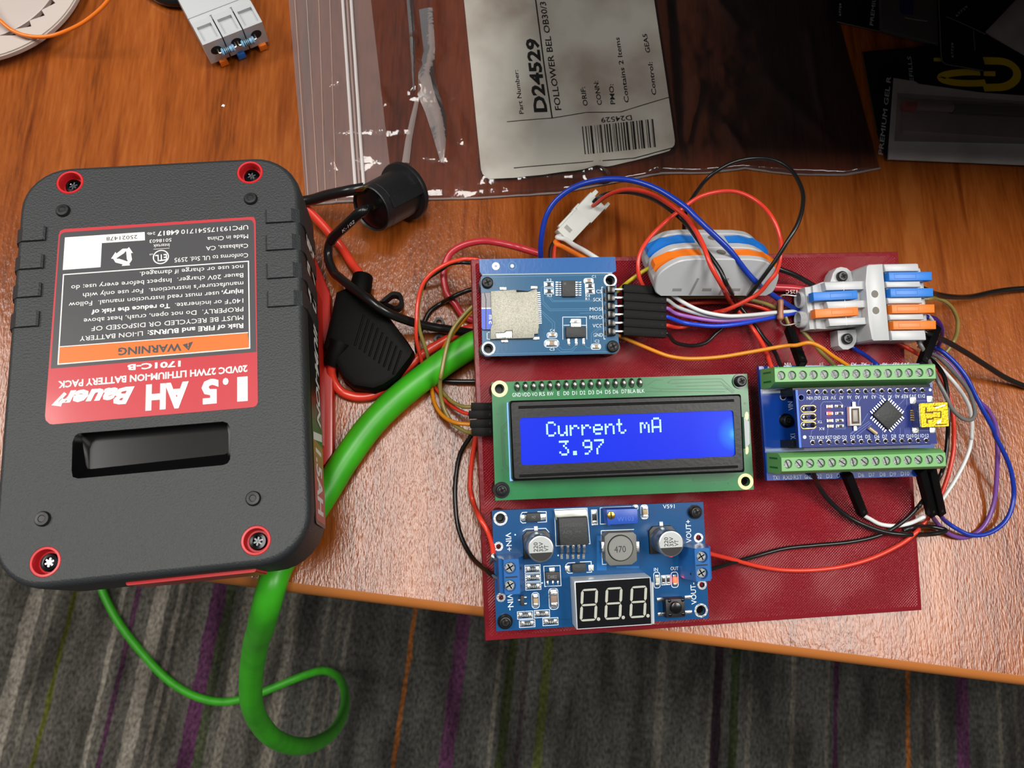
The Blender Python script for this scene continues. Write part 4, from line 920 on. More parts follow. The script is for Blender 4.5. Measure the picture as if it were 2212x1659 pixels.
for a in ((1072, 543), (1085, 795)): p = qn(*a); mb.box(p.x, p.y, ZN, ZN + .5, 1.0, 1.3, SOLD)
nb = mb.build('reset_button', na); mb = MB(); mb.prism([qn(*a, ZN + 2.2) for a in ((1070, 605), (1120, 603), (1124, 725), (1076, 728))], ZN + 1.6, ZN + 2.2, mat('plunger_grey', '9d9a90', .4), .2); mb.build('plunger', nb)
ch = [(1283, 655), (1437, 500), (1597, 655), (1445, 812)]
mb = MB(); cp_ = [qn(*a, ZN + 1.1) for a in ch]; mb.prism(cp_, ZN + .15, ZN + 1.1, ICB, .15)
p = qn(1330, 660, ZN + 1.1); mb.ring(p.x, p.y, ZN + 1.12, .02, .3, MATS['ic_dot'])
for a, b_ in zip(cp_, cp_[1:] + cp_[:1]):
    d = (b_ - a); n_ = V((d.y, -d.x, 0)).normalized(); m_ = (cp_[0] + cp_[2]) / 2
    if n_.dot((a + b_) / 2 - m_) < 0: n_ = -n_
    for k in range(8): c = a + d * ((k + .5) / 8) * 1; mb.box(c.x + n_.x * .6, c.y + n_.y * .6, ZN, ZN + .35, 1.1, .32, CHR, math.atan2(n_.y, n_.x))
mb.build('microcontroller_chip', na)
mb = MB(); a, b_ = qn(1225, 790), qn(1305, 850); mb.tube([(a.x, a.y, ZN + .5), (b_.x, b_.y, ZN + .5)], .55, mat('crystal_tan', 'c8b490', .35, .3), 12); mb.build('crystal', na)
mb = MB(); M_USB = mat('usb_gold', 'b8951a', .32, .85, bump=(1500, .3, .0004)); T_ = ZN + 4
u = [qn(*a, T_) for a in ((1765, 535), (2050, 528), (2065, 772), (1782, 782))]; cx_ = sum(p.x for p in u) / 4; cy_ = sum(p.y for p in u) / 4; wx = (u[1] - u[0]).length; wy = (u[3] - u[0]).length
prf = [(-wy / 2, T_), (wy / 2, T_), (wy / 2, T_ - 2.1), (wy / 2 - .9, ZN + .1), (-wy / 2 + .9, ZN + .1), (-wy / 2, T_ - 2.1)]
mb.rings([[(cx_ + s * wx / 2, cy_ + y, z_) for y, z_ in prf] for s in (1, -1)], M_USB)
for pts in (((1820, 575), (1838, 575), (1838, 622), (1905, 618), (1905, 640), (1820, 640)), ((1830, 690), (1910, 688), (1910, 705), (1850, 708), (1850, 745), (1832, 745)), ((1890, 618), (1990, 614), (1990, 685), (1890, 690), (1890, 680), (1975, 676), (1975, 625), (1890, 628)), ((1905, 560), (2030, 555), (2032, 568), (1906, 575)), ((1925, 752), (2040, 746), (2040, 758), (1926, 764))):
    mb.poly([qn(*a, T_) for a in pts], T_ + .01, mat('usb_slot', '5c4808', .5, .5))
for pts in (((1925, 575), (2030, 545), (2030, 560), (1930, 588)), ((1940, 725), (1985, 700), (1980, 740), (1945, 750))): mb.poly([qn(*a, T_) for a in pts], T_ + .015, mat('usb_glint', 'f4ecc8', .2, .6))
mb.prism([qn(*a, T_ - .3) for a in ((1752, 540), (1776, 538), (1792, 780), (1768, 784))], ZN + .1, T_ - .25, SOLD, .2)
mb.prism([qn(*a, ZN + 1.5) for a in ((1710, 560), (1750, 556), (1762, 775), (1725, 778))], ZN, ZN + 1.5, BLK)
for i in range(5): p = qn(1692, 610 + i * 24); mb.box(p.x, p.y, ZN, ZN + .3, 2.0, .35, GOLD)
mb.build('usb_socket', na)

# ------------------------------------------------------------------ lever connectors
M_WG = mat('connector_grey', 'bcbfc2', .32, bump=(900, .06, .0003)); M_LO = mat('lever_orange', 'f07a1c', .38); M_LB = mat('lever_blue', '1f7ad8', .38)
q8 = lambda x, y, h: pl(B8(x, y), h)
cn = thing('lever_connector', 'light grey splitter connector with three blue and three orange levers, screwed on by two ears', 'wire connector', PLATE, (54, 42, 0))
mb = MB()
P8 = lambda pts, h: [q8(a, b_, h) for a, b_ in pts]
mb.prism(P8(((700, 320), (722, 250), (750, 212), (785, 203), (830, 212), (865, 240), (880, 330), (700, 345)), 5), .05, 5, M_WG, .25)
mb.prism(P8(((755, 700), (910, 690), (905, 790), (880, 830), (840, 850), (800, 850), (765, 820)), 5), .05, 5, M_WG, .25)
mb.prism(P8(((500, 362), (610, 350), (655, 688), (540, 693)), 8), 1.5, 8, M_WG, .3)
mb.prism(P8(((560, 350), (640, 320), (985, 308), (1002, 655), (660, 692), (590, 690)), 9), 1.5, 9, M_WG, .5)
for ya, yb_ in (((325, 312), (388, 378)), ((475, 463), (530, 520)), ((607, 597), (668, 652))):
    mb.prism(P8(((655 + (ya[0] - 325) * .1, ya[0]), (975, ya[1]), (985, yb_[1]), (668 + (ya[0] - 325) * .1, yb_[0])), 11.8), 8, 11.8, M_WG, .3)
mb.prism(P8(((985, 200), (1000, 185), (1110, 180), (1165, 778), (1040, 782), (1025, 770), (1000, 640), (975, 330)), 13), .6, 13, M_WG, .35)
mb.prism(P8(((1118, 182), (1375, 176), (1388, 188), (1450, 770), (1440, 780), (1172, 778)), 11.3), .6, 11.3, M_WG, .35)
for ya, yb_ in ((182, 240), (318, 364), (446, 490), (574, 618), (702, 778)):
    d_ = (ya - 180) * .1; mb.prism(P8(((1118 + d_, ya), (1385 + d_, ya - 3), (1390 + (yb_ - 180) * .1, yb_ - 3), (1124 + (yb_ - 180) * .1, yb_)), 13.2), 10, 13.2, M_WG, .3)
mb.prism(P8(((1385, 215), (1400, 215), (1428, 330), (1460, 690), (1440, 700)), 10), 1, 10, M_WG, .2)
for a in ((1047, 416), (1055, 545)):
    p = q8(*a, 13); mb.ring(p.x, p.y, 13.01, 1.15, 1.4, M_WG); mb.cyl(p.x, p.y, 13, 13.02, 1.2, mat('hole_shade', '77736c', .7), 20)
mb.strip(P8(((800, 318), (828, 660)), 11.82), .12, 11.83, mat('moulding_line', 'e0e2e2', .4))
mb.build('housing', cn)
for y in (455, 610):                                            # the two round wire entries at the nose
    p = q8(448, y, 6); mb = MB(); o_ = V((p.x + 1.2, p.y - .1, 4.8)); mb.rings([[(o_.x + dx, o_.y + rr * math.cos(a * .3927), o_.z + rr * math.sin(a * .3927)) for a in range(16)] for dx, rr in ((3.2, 2.75), (-.5, 2.75), (-.8, 2.45), (-.6, 2.1), (2.0, 1.8))], M_WG); mb.build('wire_entry', cn)
def lever(par, pts, h, m_, th=1.7):
    """lever seen from above: pts = near-left, near-right..., raised grip at the outer end"""
    mb = MB(); mb.prism(pts, h - 1.5, h + th, m_, .3)
    a, b_, c, d = pts; n1 = a + (b_ - a) * .12 + (d - a) * .25; n2 = a + (b_ - a) * .62 + (d - a) * .25
    mb.strip([n1, n2, n2 + (d - a) * .5, n1 + (d - a) * .5], .15, h + th + .02, mat(m_.name + '_line', 'c85a10' if 'orange' in m_.name else '1560b4', .5), True)
    return mb.build('lever', par)
for pts, m_ in ((((912, 385), (565, 402), (572, 470), (916, 452)), M_LB), (((918, 515), (580, 535), (585, 604), (922, 582)), M_LO)): lever(cn, P8(pts, 12.6), 11, M_LB if m_ is M_LB else M_LO, 1.6)
for k, m_ in enumerate((M_LB, M_LB, M_LO, M_LO)):
    y = 245 + k * 127; x = 1157 + k * 11; lever(cn, P8(((x, y), (x + 336, y - 4), (x + 338, y + 64), (x + 5, y + 68)), 14), 12.4, m_, 1.6)
screw(cn, q8(803, 275, 6.6)[:2], 6.6, 1.75, z0=1); screw(cn, q8(843, 764, 6.6)[:2], 6.6, 1.75, z0=1)

# the connector lying tipped back at the rear of the plate
c0 = pl(B7(890, 1190), 11)
tilt = math.radians(-48)
BC = Fr(PLATE.M @ Matrix.Translation(c0 * .001) @ Matrix.Rotation(math.radians(-1.2), 4, 'Z') @ Matrix.Rotation(tilt, 4, 'X'))
bc = thing('lever_connector', 'light grey two-lane connector with two blue and two orange levers, tipped back', 'wire connector', BC, (0, 0, 0))
mb = MB()
def prof_x(h0, h1, L_):
    half = smooth([(-L_ + 2.2, -6, 0), (-L_ + .5, -4.6, 0), (-L_, -2.2, 0), (-L_ + .3, h0 - 3.2, 0), (-L_ + 2.4, h0 - .5, 0), (-L_ + 6, h1 - .7, 0), (-L_ + 10.5, h1, 0)], 4)
    return [(p.x, p.y) for p in half] + [(-p.x, p.y) for p in reversed(half)]
def lane(y0, y1, h0, h1, L_=19.2):
    pr = prof_x(h0, h1, L_); pi = [(a * .985, b_ - .25 if b_ > 0 else b_ + .2) for a, b_ in pr]
    mb.rings([[(x_, y_, z_) for x_, z_ in q] for y_, q in ((y0, pi), (y0 + .35, pr), (y1 - .35, pr), (y1, pi))], M_WG)
lane(-9.5, -6.8, 4.6, 7); lane(-2.3, -.2, 4.6, 7); lane(-.3, 2.1, 3.9, 6.3); lane(6.6, 9.5, 4.6, 7)          # the ribs between the levers
lane(-9.3, 9.3, 2.2, 4.6)                                                        # body under the levers
mb.box(0, 0, -2, 6.6, 10.5, 18, M_WG, 0, .4)
for y in (-4.5, 4.5): mb.cyl(1.0, y, 6.6, 6.63, 1.5, MATS['hole_shade'], 20)
bch = mb.build('housing', bc)
mb = MB(); mb.T = Matrix(((1, 0, 0, 0), (0, 0, -1, -9.52), (0, 1, 0, 0), (0, 0, 0, 1)))  # marks on the front wall
M_SL = mat('slot_shade', '8d8b88', .6)
for x in (-7.2, 2.2, 11.2): mb.strip([(x - .6, -5.6), (x + .9, .4)], .8, .0, M_SL)
for x in (-12, -2.6, 6.6): mb.poly([(x - 1.6, -4.2), (x + 1.3, -4.2), (x + 1.3, -3.2), (x - 1.6, -3.2)], .0, M_SL)
mb.build('moulded_marks', bch)
for s_ in (-1, 1):
    for y, m_ in ((-4.5, M_LO), (4.4, M_LB)):
        mb = MB(); pr = [(4.6, 4.5), (4.6, 6.3), (10, 6.6), (13.5, 5.7), (15, 5.7), (19.4, 3.2), (19.7, 1.6), (19.0, .8), (14, 3.4), (10, 4.2)]
        mb.rings([[(s_ * x_, yy, z_) for x_, z_ in (pr if s_ > 0 else pr)] for yy in ((y + 1.95, y + 1.65, y - 1.65, y - 1.95) if s_ > 0 else (y - 1.95, y - 1.65, y + 1.65, y + 1.95))], m_); mb.build('lever', bc)
# ------------------------------------------------------------------ wires
def T(k, pts): return [P(*k(a, b_), c) for a, b_, c in pts]          # heights above the desk
def H(k, pts): return [pw(k(a, b_), c) for a, b_, c in pts]          # heights above the plate
WC = {'red': 'd83c2a', 'black': '161616', 'blue': '1736a0', 'white': 'dfe3e2', 'grey': '6f6c6a', 'purple': '6f4490', 'olive': '8a7d42', 'orange': 'd8861c', 'yellow': 'c8b828', 'brightblue': '1d45c8', 'palegrey': 'b4b8b8', 'lilac': '9a62b4', 'rosered': 'b8303a', 'violet': '2a1c78', 'green': '3fae22', 'orangewire': 'e8761c'}
def ins(c, rough=.27): return mat('insulation_' + c, WC[c], rough)
def wire(name, label, c, dia, pts, tip=None, group=None, k=8, rough=.27, housing=None):
    pts = smooth(pts, k)
    if not tip and not housing:
        mb = MB(); mb.tube(pts, dia / 2, ins(c, rough), 12); return mb.solo(name, label, 'wire', WORLD, pts[0], group)
    root = thing(name, label, 'wire', WORLD, pts[0], group)
    mb = MB(); mb.tube(pts, dia / 2, ins(c, rough), 12); mb.build('insulation', root)
    for t in (tip or []):
        mb = MB(); mb.tube(smooth(t, 5), .45, SOLD, 8); mb.build('bare_end', root)
    for hs in (housing or []): dupont(root, *hs)
    return root
M_DUP = mat('housing_black', '09090a', .5, spec=.12, bump=(700, .1, .0003))
def dupont(root, a, b_, upv=None, ht=2.54, wd=2.54):
    """black crimp housing from a to b (world mm, centre line)"""
    upv = upv or (PLATE.M.to_3x3() @ V((0, 0, 1)))
    f = axes(a, b_ - a, upv); xx = (b_ - a); L_ = xx.length
    zx = (V(upv) - V(upv).dot(xx.normalized()) * xx.normalized()).normalized(); f = axes(a, xx, zx)
    mb = MB(); mb.T = Matrix.Scale(1000, 4) @ f.M @ Matrix.Scale(.001, 4)
    mb.box(L_ / 2, 0, -ht / 2, ht / 2, L_, wd, M_DUP, 0, .06)
    mb.box(L_ * .9, 0, ht / 2 - .05, ht / 2 + .02, L_ * .05, wd * .3, DARK); mb.box(L_ - .05, 0, -ht / 2 + .5, ht / 2 - .5, .3, wd - 1, DARK)
    return mb.build('crimp_housing', root)

# memory card board: six wires in a row of housings; each enters its housing at B4 x=2100
ZD = 11.2
def sdh(i):
    ya, yb_ = 412 + i * 90.5, 441 + i * 90.0
    return pw(B4(1650, ya), ZD), pw(B4(2100, yb_), ZD)
def sdw(i, name, label, c, dia, pts): a, b_ = sdh(i); return wire(name, label, c, dia, [b_ - (b_ - a) * .05, b_ + (b_ - a) * .06] + pts, housing=[(a, b_)])
sdw(0, 'jumper_wire', 'white jumper wire in the topmost black plug of the card reader', 'white', 1.25, H(D3, [(300, 320, 11), (500, 440, 11), (700, 530, 11), (900, 580, 11), (1150, 610, 10.5), (1500, 592, 9), (1890, 552, 6), (2160, 535, 3), (2500, 500, 1.5)]))
sdw(1, 'jumper_wire', 'pale grey jumper wire just under the white one at the card reader', 'palegrey', 1.25, H(D3, [(300, 455, 9.6), (500, 530, 9.6), (800, 605, 9.3), (1100, 632, 9), (1500, 612, 7.6), (1890, 570, 5), (2150, 550, 2.6), (2500, 520, 1.2)]))
sdw(2, 'jumper_wire', 'lilac jumper wire between the pale grey and bright blue ones at the card reader', 'lilac', 1.25, H(D3, [(300, 570, 9), (600, 640, 9), (900, 682, 8.7), (1150, 682, 8.2), (1500, 645, 7), (1890, 595, 4.4), (2150, 565, 2.2), (2500, 540, 1)]))
sdw(3, 'jumper_wire', 'bright blue jumper wire leaving the card reader plugs', 'brightblue', 1.35, H(D3, [(400, 710, 9), (700, 755, 9), (950, 768, 8.8), (1300, 735, 8), (1700, 660, 6), (2160, 570, 3), (2500, 540, 1.6)]))
sdw(4, 'jumper_wire', 'thin red jumper wire looping high over the tipped grey connector', 'red', 1.3, H(D3, [(300, 790, 7), (480, 765, 6.5), (700, 660, 6.5), (900, 560, 8), (1150, 490, 13)]) + T(B7, [(1420, 1540, 42), (1560, 1390, 46), (1645, 1280, 48), (1690, 1100, 50), (1688, 900, 50), (1600, 680, 50), (1450, 510, 48), (1250, 400, 46), (1050, 378, 44), (800, 435, 42), (600, 565, 40), (400, 725, 40), (220, 905, 40), (115, 1080, 40), (95, 1250, 39), (130, 1400, 37), (250, 1560, 33)]) + H(D3, [(200, 470, 4), (500, 412, 4), (900, 385, 4), (1300, 395, 4), (1600, 460, 4), (1850, 545, 3), (2100, 600, 1.5)]))
sdw(5, 'jumper_wire', 'thin black jumper wire making the tall loop behind the tipped grey connector', 'black', 1.25, H(D3, [(280, 1025, 8), (450, 1075, 6), (600, 1080, 4.5), (780, 1030, 3.5), (930, 890, 3), (1050, 790, 3), (1200, 590, 5)]) + T(B7, [(1330, 1560, 40), (1500, 1335, 47), (1650, 1130, 51), (1780, 920, 54), (1880, 750, 55), (1938, 550, 55), (1930, 360, 54), (1820, 155, 52), (1650, 40, 50), (1420, 8, 48), (1150, 60, 46), (900, 210, 43), (740, 400, 38), (650, 560, 34), (612, 720, 28), (612, 860, 24), (620, 960, 20)]))

wire('lead_wire', 'thick blue wire arching from behind the card reader over the grey connector', 'blue', 1.75, T(B6, [(160, 1080, 20), (145, 1000, 25), (152, 800, 30), (205, 560, 34), (330, 365, 37), (560, 212, 40), (850, 142, 42), (1150, 152, 44), (1450, 250, 47), (1750, 440, 50)]) + T(B7, [(750, 680, 51), (900, 825, 51), (1130, 1050, 49), (1300, 1270, 46), (1430, 1410, 43)]) + H(B8, [(205, 392, 9), (300, 458, 6), (400, 520, 3), (520, 590, 2)]))
wire('lead_wire', 'red lead from the white plug down to the first green screw terminal', 'red', 1.45, T(B6, [(730, 440, 13), (765, 418, 15), (880, 330, 22), (1030, 268, 28), (1200, 258, 33), (1400, 315, 38), (1600, 432, 43), (1800, 600, 46), (1950, 850, 51), (2050, 1110, 52)]) + H(D3, [(1030, 130, 24), (1100, 270, 15), (1200, 430, 5), (1310, 560, 3), (1480, 760, 3.5), (1600, 930, 5), (1720, 1150, 8), (1800, 1380, 13), (1830, 1440, 14)]))
wire('lead_wire', 'black lead beside the red one from the white plug to the green terminal', 'black', 1.35, T(B6, [(735, 400, 12), (790, 345, 14), (880, 305, 19), (1030, 285, 21), (1200, 298, 25), (1400, 362, 31), (1600, 490, 37), (1770, 640, 39.5), (1950, 880, 47)]) + T(B7, [(1000, 1240, 49), (1070, 1390, 48.5)]) + H(D3, [(1130, 150, 21), (1215, 290, 12), (1290, 420, 3.5), (1380, 545, 2.4), (1550, 750, 3), (1700, 960, 5), (1850, 1150, 8), (1960, 1390, 13), (1990, 1450, 14)]))
wire('lead_wire', 'rose red lead curling from behind the card reader round under the plate', 'rosered', 2.45, T(B3, [(2600, 620, 14), (2200, 500, 16), (1840, 415, 14), (1500, 378, 11), (1150, 445, 8), (880, 600, 6), (745, 850, 4.5), (722, 1100, 4), (800, 1440, 3.5), (950, 1630, 3)]) + T(B5, [(620, 210, 2), (760, 280, 1.6), (900, 330, 1.4)]))
wire('jumper_wire', 'thin red wire arching left of the plate into the second plug of the display', 'red', 1.3, T(B3, [(1700, 830, 20), (1420, 755, 22), (1250, 735, 22), (1100, 738, 22), (800, 822, 21), (500, 1000, 20), (300, 1250, 18), (205, 1600, 16)]) + T(B2, [(1345, 700, 15), (1345, 900, 12), (1400, 1130, 4.5)]) + T(B5, [(215, 880, 1.2), (330, 1040, 2), (450, 1190, 4), (600, 1290, 7), (690, 1320, 8.5)]), housing=[(pw(B5(690, 1328), 4.6), pw(B5(945, 1325), 4.6))])
wire('jumper_wire', 'thin black wire running just under the thin red arch beside the plate', 'black', 1.3, T(B3, [(1600, 860, 17), (1250, 812, 17), (1050, 803, 16), (860, 830, 14), (700, 930, 9)]) + T(B3, [(400, 1130, 5), (330, 1300, 1)]))
wire('lead_wire', 'black wire curving left of the plate beneath the thick black cable', 'black', 1.6, T(B3, [(1500, 1300, 9), (1250, 1345, 9), (1050, 1420, 7.5), (880, 1500, 6), (700, 1600, 1.0)]) + T(B2, [(1500, 580, .9), (1420, 730, .9), (1350, 900, .9), (1375, 1120, .9), (1450, 1250, .9), (1580, 1330, 1), (1700, 1365, 1.5), (1990, 1370, 2), (2100, 1365, 2)]))
wire('jumper_wire', 'olive wire crossing over the green cable into the lowest plug of the display', 'olive', 1.35, T(B2, [(2200, 420, 22), (2050, 475, 20), (1900, 600, 18), (1750, 790, 17), (1680, 1000, 17), (1620, 1300, 16)]) + T(B5, [(372, 900, 14), (365, 1000, 11), (380, 1150, 8), (430, 1300, 7), (520, 1430, 7), (640, 1510, 9), (725, 1530, 11)]), housing=[(pw(B5(725, 1520), 4.6), pw(B5(945, 1517), 4.6))])
wire('jumper_wire', 'olive wire following the thin red one into the topmost plug of the display', 'olive', 1.3, T(B3, [(980, 742, 19), (800, 830, 18.5), (505, 1008, 17.5), (308, 1255, 15.5)]) + T(B2, [(1362, 560, 13.5), (1366, 690, 12.5), (1388, 820, 10.5), (1440, 980, 8), (1480, 1120, 4)]) + T(B5, [(270, 880, 1), (330, 970, 2), (400, 1080, 4), (500, 1180, 7), (620, 1235, 10), (720, 1240, 11.5)]), housing=[(pw(B5(715, 1240), 4.6), pw(B5(945, 1238), 4.6))])
wire('jumper_wire', 'orange wire bowing under the green cable into the third plug of the display', 'orange', 1.4, T(B5, [(900, 60, 19), (810, 100, 18), (700, 185, 17), (600, 300, 15.5), (520, 400, 14), (440, 520, 9), (350, 700, 1.5), (290, 900, .9), (272, 1000, 1.2), (290, 1150, 2.5), (350, 1280, 4.5), (440, 1370, 7), (560, 1420, 9), (705, 1435, 10.5)]), housing=[(pw(B5(705, 1432), 4.6), pw(B5(945, 1420), 4.6))])
wire('lead_wire', 'black wire bowing down the left side to the blue input terminal', 'black', 1.5, T(C8, [(260, 240, 8), (215, 310, 7), (130, 450, 4), (92, 650, 2.5), (88, 850, 2), (120, 1080, 2.5), (220, 1290, 6)]) + H(C8, [(350, 1410, 6), (395, 1445, 8.6)]), tip=[H(C8, [(390, 1442, 8.6), (420, 1462, 9.4), (450, 1472, 10)])])
wire('lead_wire', 'short red wire down the left plate edge with a stripped end at the input terminal', 'red', 1.6, T(C8, [(275, 240, 12), (255, 330, 11), (225, 500, 8), (210, 720, 6), (240, 860, 6)]) + H(C8, [(285, 970, 3), (350, 1080, 5), (388, 1190, 7.5), (397, 1270, 9)]), tip=[H(C8, [(397, 1265, 9), (390, 1300, 9.3), (372, 1340, 8)]), H(C8, [(397, 1265, 9), (405, 1300, 9.6), (425, 1320, 9.6)]), H(C8, [(397, 1265, 9), (385, 1295, 9), (380, 1330, 8)])])

# right hand side
wire('jumper_wire', 'orange wire arching from the card reader plugs to the green terminals', 'orange', 1.25, H(B4, [(1560, 900, 5), (1650, 930, 6)]) + H(D3, [(0, 1185, 7), (250, 1262, 8), (550, 1290, 9), (1000, 1262, 11), (1500, 1180, 13), (2000, 1090, 15)]) + H(B8, [(430, 817, 17), (530, 797, 18.5), (620, 828, 19), (720, 900, 18), (822, 965, 16), (850, 985, 15)]))
wire('jumper_wire', 'olive wire passing under the resistor into a black plug at the terminals', 'olive', 1.3, H(D3, [(100, 340, 5), (300, 320, 5.5), (700, 303, 6), (1200, 300, 6.5), (1400, 330, 6.5), (1700, 405, 5.5), (1900, 490, 4.5)]) + H(B8, [(330, 560, 3.5), (372, 650, 3.4)]), housing=[(H(B8, [(378, 690, 3.8)])[0], H(B8, [(480, 965, 14)])[0])])
wire('jumper_wire', 'short olive wire from under the grey connector to the green terminals', 'olive', 1.25, H(B8, [(480, 700, 2), (560, 790, 4), (640, 885, 8), (720, 960, 13), (745, 985, 14)]))
wire('jumper_wire', 'dark blue wire from beneath the screwed connector to the terminals', 'blue', 1.45, H(B8, [(830, 800, .9), (900, 850, 2), (980, 900, 6), (1050, 955, 12), (1070, 975, 13)]))
wire('lead_wire', 'yellow wire entering the left end of the tipped connector', 'yellow', 1.25, H(B6, [(1420, 1100, 10), (1330, 1150, 9), (1220, 1220, 8), (1100, 1310, 6), (1000, 1400, 3)]))
wire('lead_wire', 'black wire bridging from the tipped connector to the screwed connector', 'black', 1.7, H(B8, [(240, 200, 8), (310, 225, 8), (430, 272, 7), (550, 340, 5), (640, 400, 4)]))
rw = wire('silicone_cable', 'thick red cable with white print between the two grey lever connectors', 'rosered', 2.6, H(B8, [(150, 360, 3), (265, 365, 3.2), (400, 372, 3.2), (520, 385, 3), (640, 400, 3)]))
mb = MB(); mb.T = Matrix.Scale(1000, 4) @ PLATE.M @ Matrix.Scale(.001, 4)
for s, x0, x1 in (('C', 378, 352), ('5', 405, 384), ('2', 425, 408), ('1', 444, 432)): a, b_ = q8(x1 + 0, 385, 4.55), q8(x0 + 0, 385, 4.55); mb.text(s, b_, a, 1.15, mat('print_pink', 'e8c8c8', .5), 4.58)
ORG[rw.name] = V(rw.matrix_world.translation) * 1000; pr_ = mb.build('printed_rating', rw)
wire('power_lead', 'black cable leaving the screwed connector straight towards the right frame edge', 'black', 2.05, H(B8, [(1330, 350, 6), (1440, 385, 6)]) + T(B8, [(1510, 415, 22), (1650, 440, 16), (1800, 438, 9), (2000, 396, 4), (2212, 374, 2), (2500, 372, 1.2)]))
wire('power_lead', 'black cable with raised lettering running down right from the screwed connector', 'black', 1.95, H(D1, [(150, 60, 7), (275, 135, 8)]) + T(D1, [(500, 222, 24), (800, 390, 17), (1100, 582, 10), (1350, 738, 5), (1608, 850, 2), (1900, 930, 1.1)]))
wire('jumper_wire', 'olive wire looping out to the right of the screwed connector', 'olive', 1.4, H(D5, [(350, 600, 4), (480, 590, 4)]) + T(D5, [(560, 582, 20), (680, 622, 17), (800, 722, 13), (880, 890, 9), (885, 1050, 7), (850, 1185, 5), (790, 1290, 4), (700, 1400, 3), (560, 1480, 2), (450, 1540, 1)]))
wire('lead_wire', 'dark violet wire bending sharply round the end of the screwed connector', 'violet', 1.7, H(D5, [(350, 850, 3), (430, 862, 3)]) + T(D5, [(560, 898, 22), (638, 1010, 18), (650, 1130, 13), (600, 1280, 7), (520, 1400, 3)]))
wire('jumper_wire', 'dark grey wire making a narrow loop beside the gold USB socket', 'grey', 1.3, H(D1, [(60, 100, 6), (170, 262, 10)]) + T(D1, [(262, 440, 30), (340, 600, 34), (420, 780, 36), (535, 1000, 36), (620, 1168, 35), (740, 1288, 34), (850, 1325, 33), (922, 1280, 32), (932, 1180, 31), (900, 1060, 30), (830, 900, 27), (720, 755, 24), (560, 580, 20), (430, 460, 18)]) + T(D1, [(310, 395, 16), (180, 300, 14)]))
GH = (H(D5, [(560, 1020, 5)])[0], H(D5, [(360, 1560, 12)])[0])
wire('jumper_wire', 'grey wire end with a shiny housing standing under the lowest orange lever', 'palegrey', 1.2, [GH[0] + (GH[0] - GH[1]) * .3 + V((-6, 4, -2)), GH[0] + (GH[0] - GH[1]) * .15 + V((-2, 1, 0)), GH[0] + (GH[1] - GH[0]) * .1], housing=[GH])
HB1 = (H(D2, [(178, 470, 13)])[0], H(D2, [(338, 1092, 4)])[0]); HB2 = (H(D2, [(318, 465, 13)])[0], H(D2, [(455, 1080, 4)])[0])
wire('jumper_wire', 'purple wire hanging in a long loop right of the boards', 'purple', 1.5, H(D1, [(150, 250, 3), (250, 310, 3)]) + T(D1, [(330, 372, 15), (480, 472, 15), (620, 600, 15), (740, 762, 15), (850, 915, 14), (980, 1060, 13), (1110, 1180, 11), (1195, 1330, 10), (1235, 1490, 9)]) + T(D2, [(1240, 120, 8), (1242, 300, 7), (1230, 600, 5), (1200, 900, 3), (1130, 1120, 1.6), (1020, 1290, 1), (860, 1395, 1), (700, 1408, 1.4), (520, 1330, 2.5), (400, 1200, 5)]) + [HB1[1] + (HB1[0] - HB1[1]) * -.03, HB1[1] + (HB1[0] - HB1[1]) * .1], housing=[HB1])
wire('jumper_wire', 'blue wire hanging in the outermost loop right of the boards', 'blue', 1.5, H(D1, [(150, 180, 4), (250, 230, 4)]) + T(D1, [(340, 292, 18), (500, 392, 19), (680, 560, 20), (820, 750, 20), (930, 970, 19), (1050, 1200, 18), (1180, 1440, 16)]) + T(D2, [(1210, 10, 14), (1300, 180, 12), (1400, 400, 9), (1450, 600, 7), (1468, 800, 5), (1440, 1000, 4), (1360, 1170, 3.2), (1220, 1300, 3), (1050, 1372, 3), (860, 1372, 3.2), (680, 1290, 3.5), (520, 1180, 5)]) + [HB2[1] + (HB2[0] - HB2[1]) * -.03, HB2[1] + (HB2[0] - HB2[1]) * .1], housing=[HB2])
KB = (H(C4, [(1022, 262, 13.5)])[0], H(C4, [(1128, 528, 3.2)])[0])
wire('jumper_wire', 'white wire looping round the right side into the black plug below the terminals', 'white', 1.35, H(D1, [(150, 300, 2), (250, 360, 2)]) + T(D1, [(310, 420, 12), (400, 545, 13), (500, 645, 14), (640, 800, 14), (760, 960, 13), (840, 1110, 12), (880, 1260, 11), (892, 1400, 10), (888, 1550, 9)]) + T(D2, [(880, 60, 8), (850, 210, 7), (770, 410, 6), (650, 630, 5), (520, 830, 4.5), (400, 1000, 4.5), (280, 1120, 6), (150, 1175, 8)]) + H(C4, [(1540, 548, 3), (1450, 590, 1.6), (1350, 608, 1.2), (1250, 598, 1.2), (1175, 560, 2)]) + [KB[1] + (KB[0] - KB[1]) * -.02, KB[1] + (KB[0] - KB[1]) * .1], housing=[KB])
wire('lead_wire', 'black wire from the blue output terminal round the right end of the boards', 'black', 1.4, H(C4, [(60, 915, 10), (115, 898, 9), (250, 858, 5), (400, 815, 2.5), (600, 762, 1.2), (800, 740, 1), (1050, 716, 1), (1250, 668, 1.4), (1400, 580, 2), (1500, 485, 3)]) + H(D2, [(180, 950, 5)]) + T(D2, [(430, 600, 12), (500, 420, 13), (540, 200, 14), (555, 0, 15)]) + T(D1, [(560, 1400, 17), (560, 1150, 18), (545, 920, 18), (505, 720, 17), (400, 560, 14), (300, 470, 12)]))
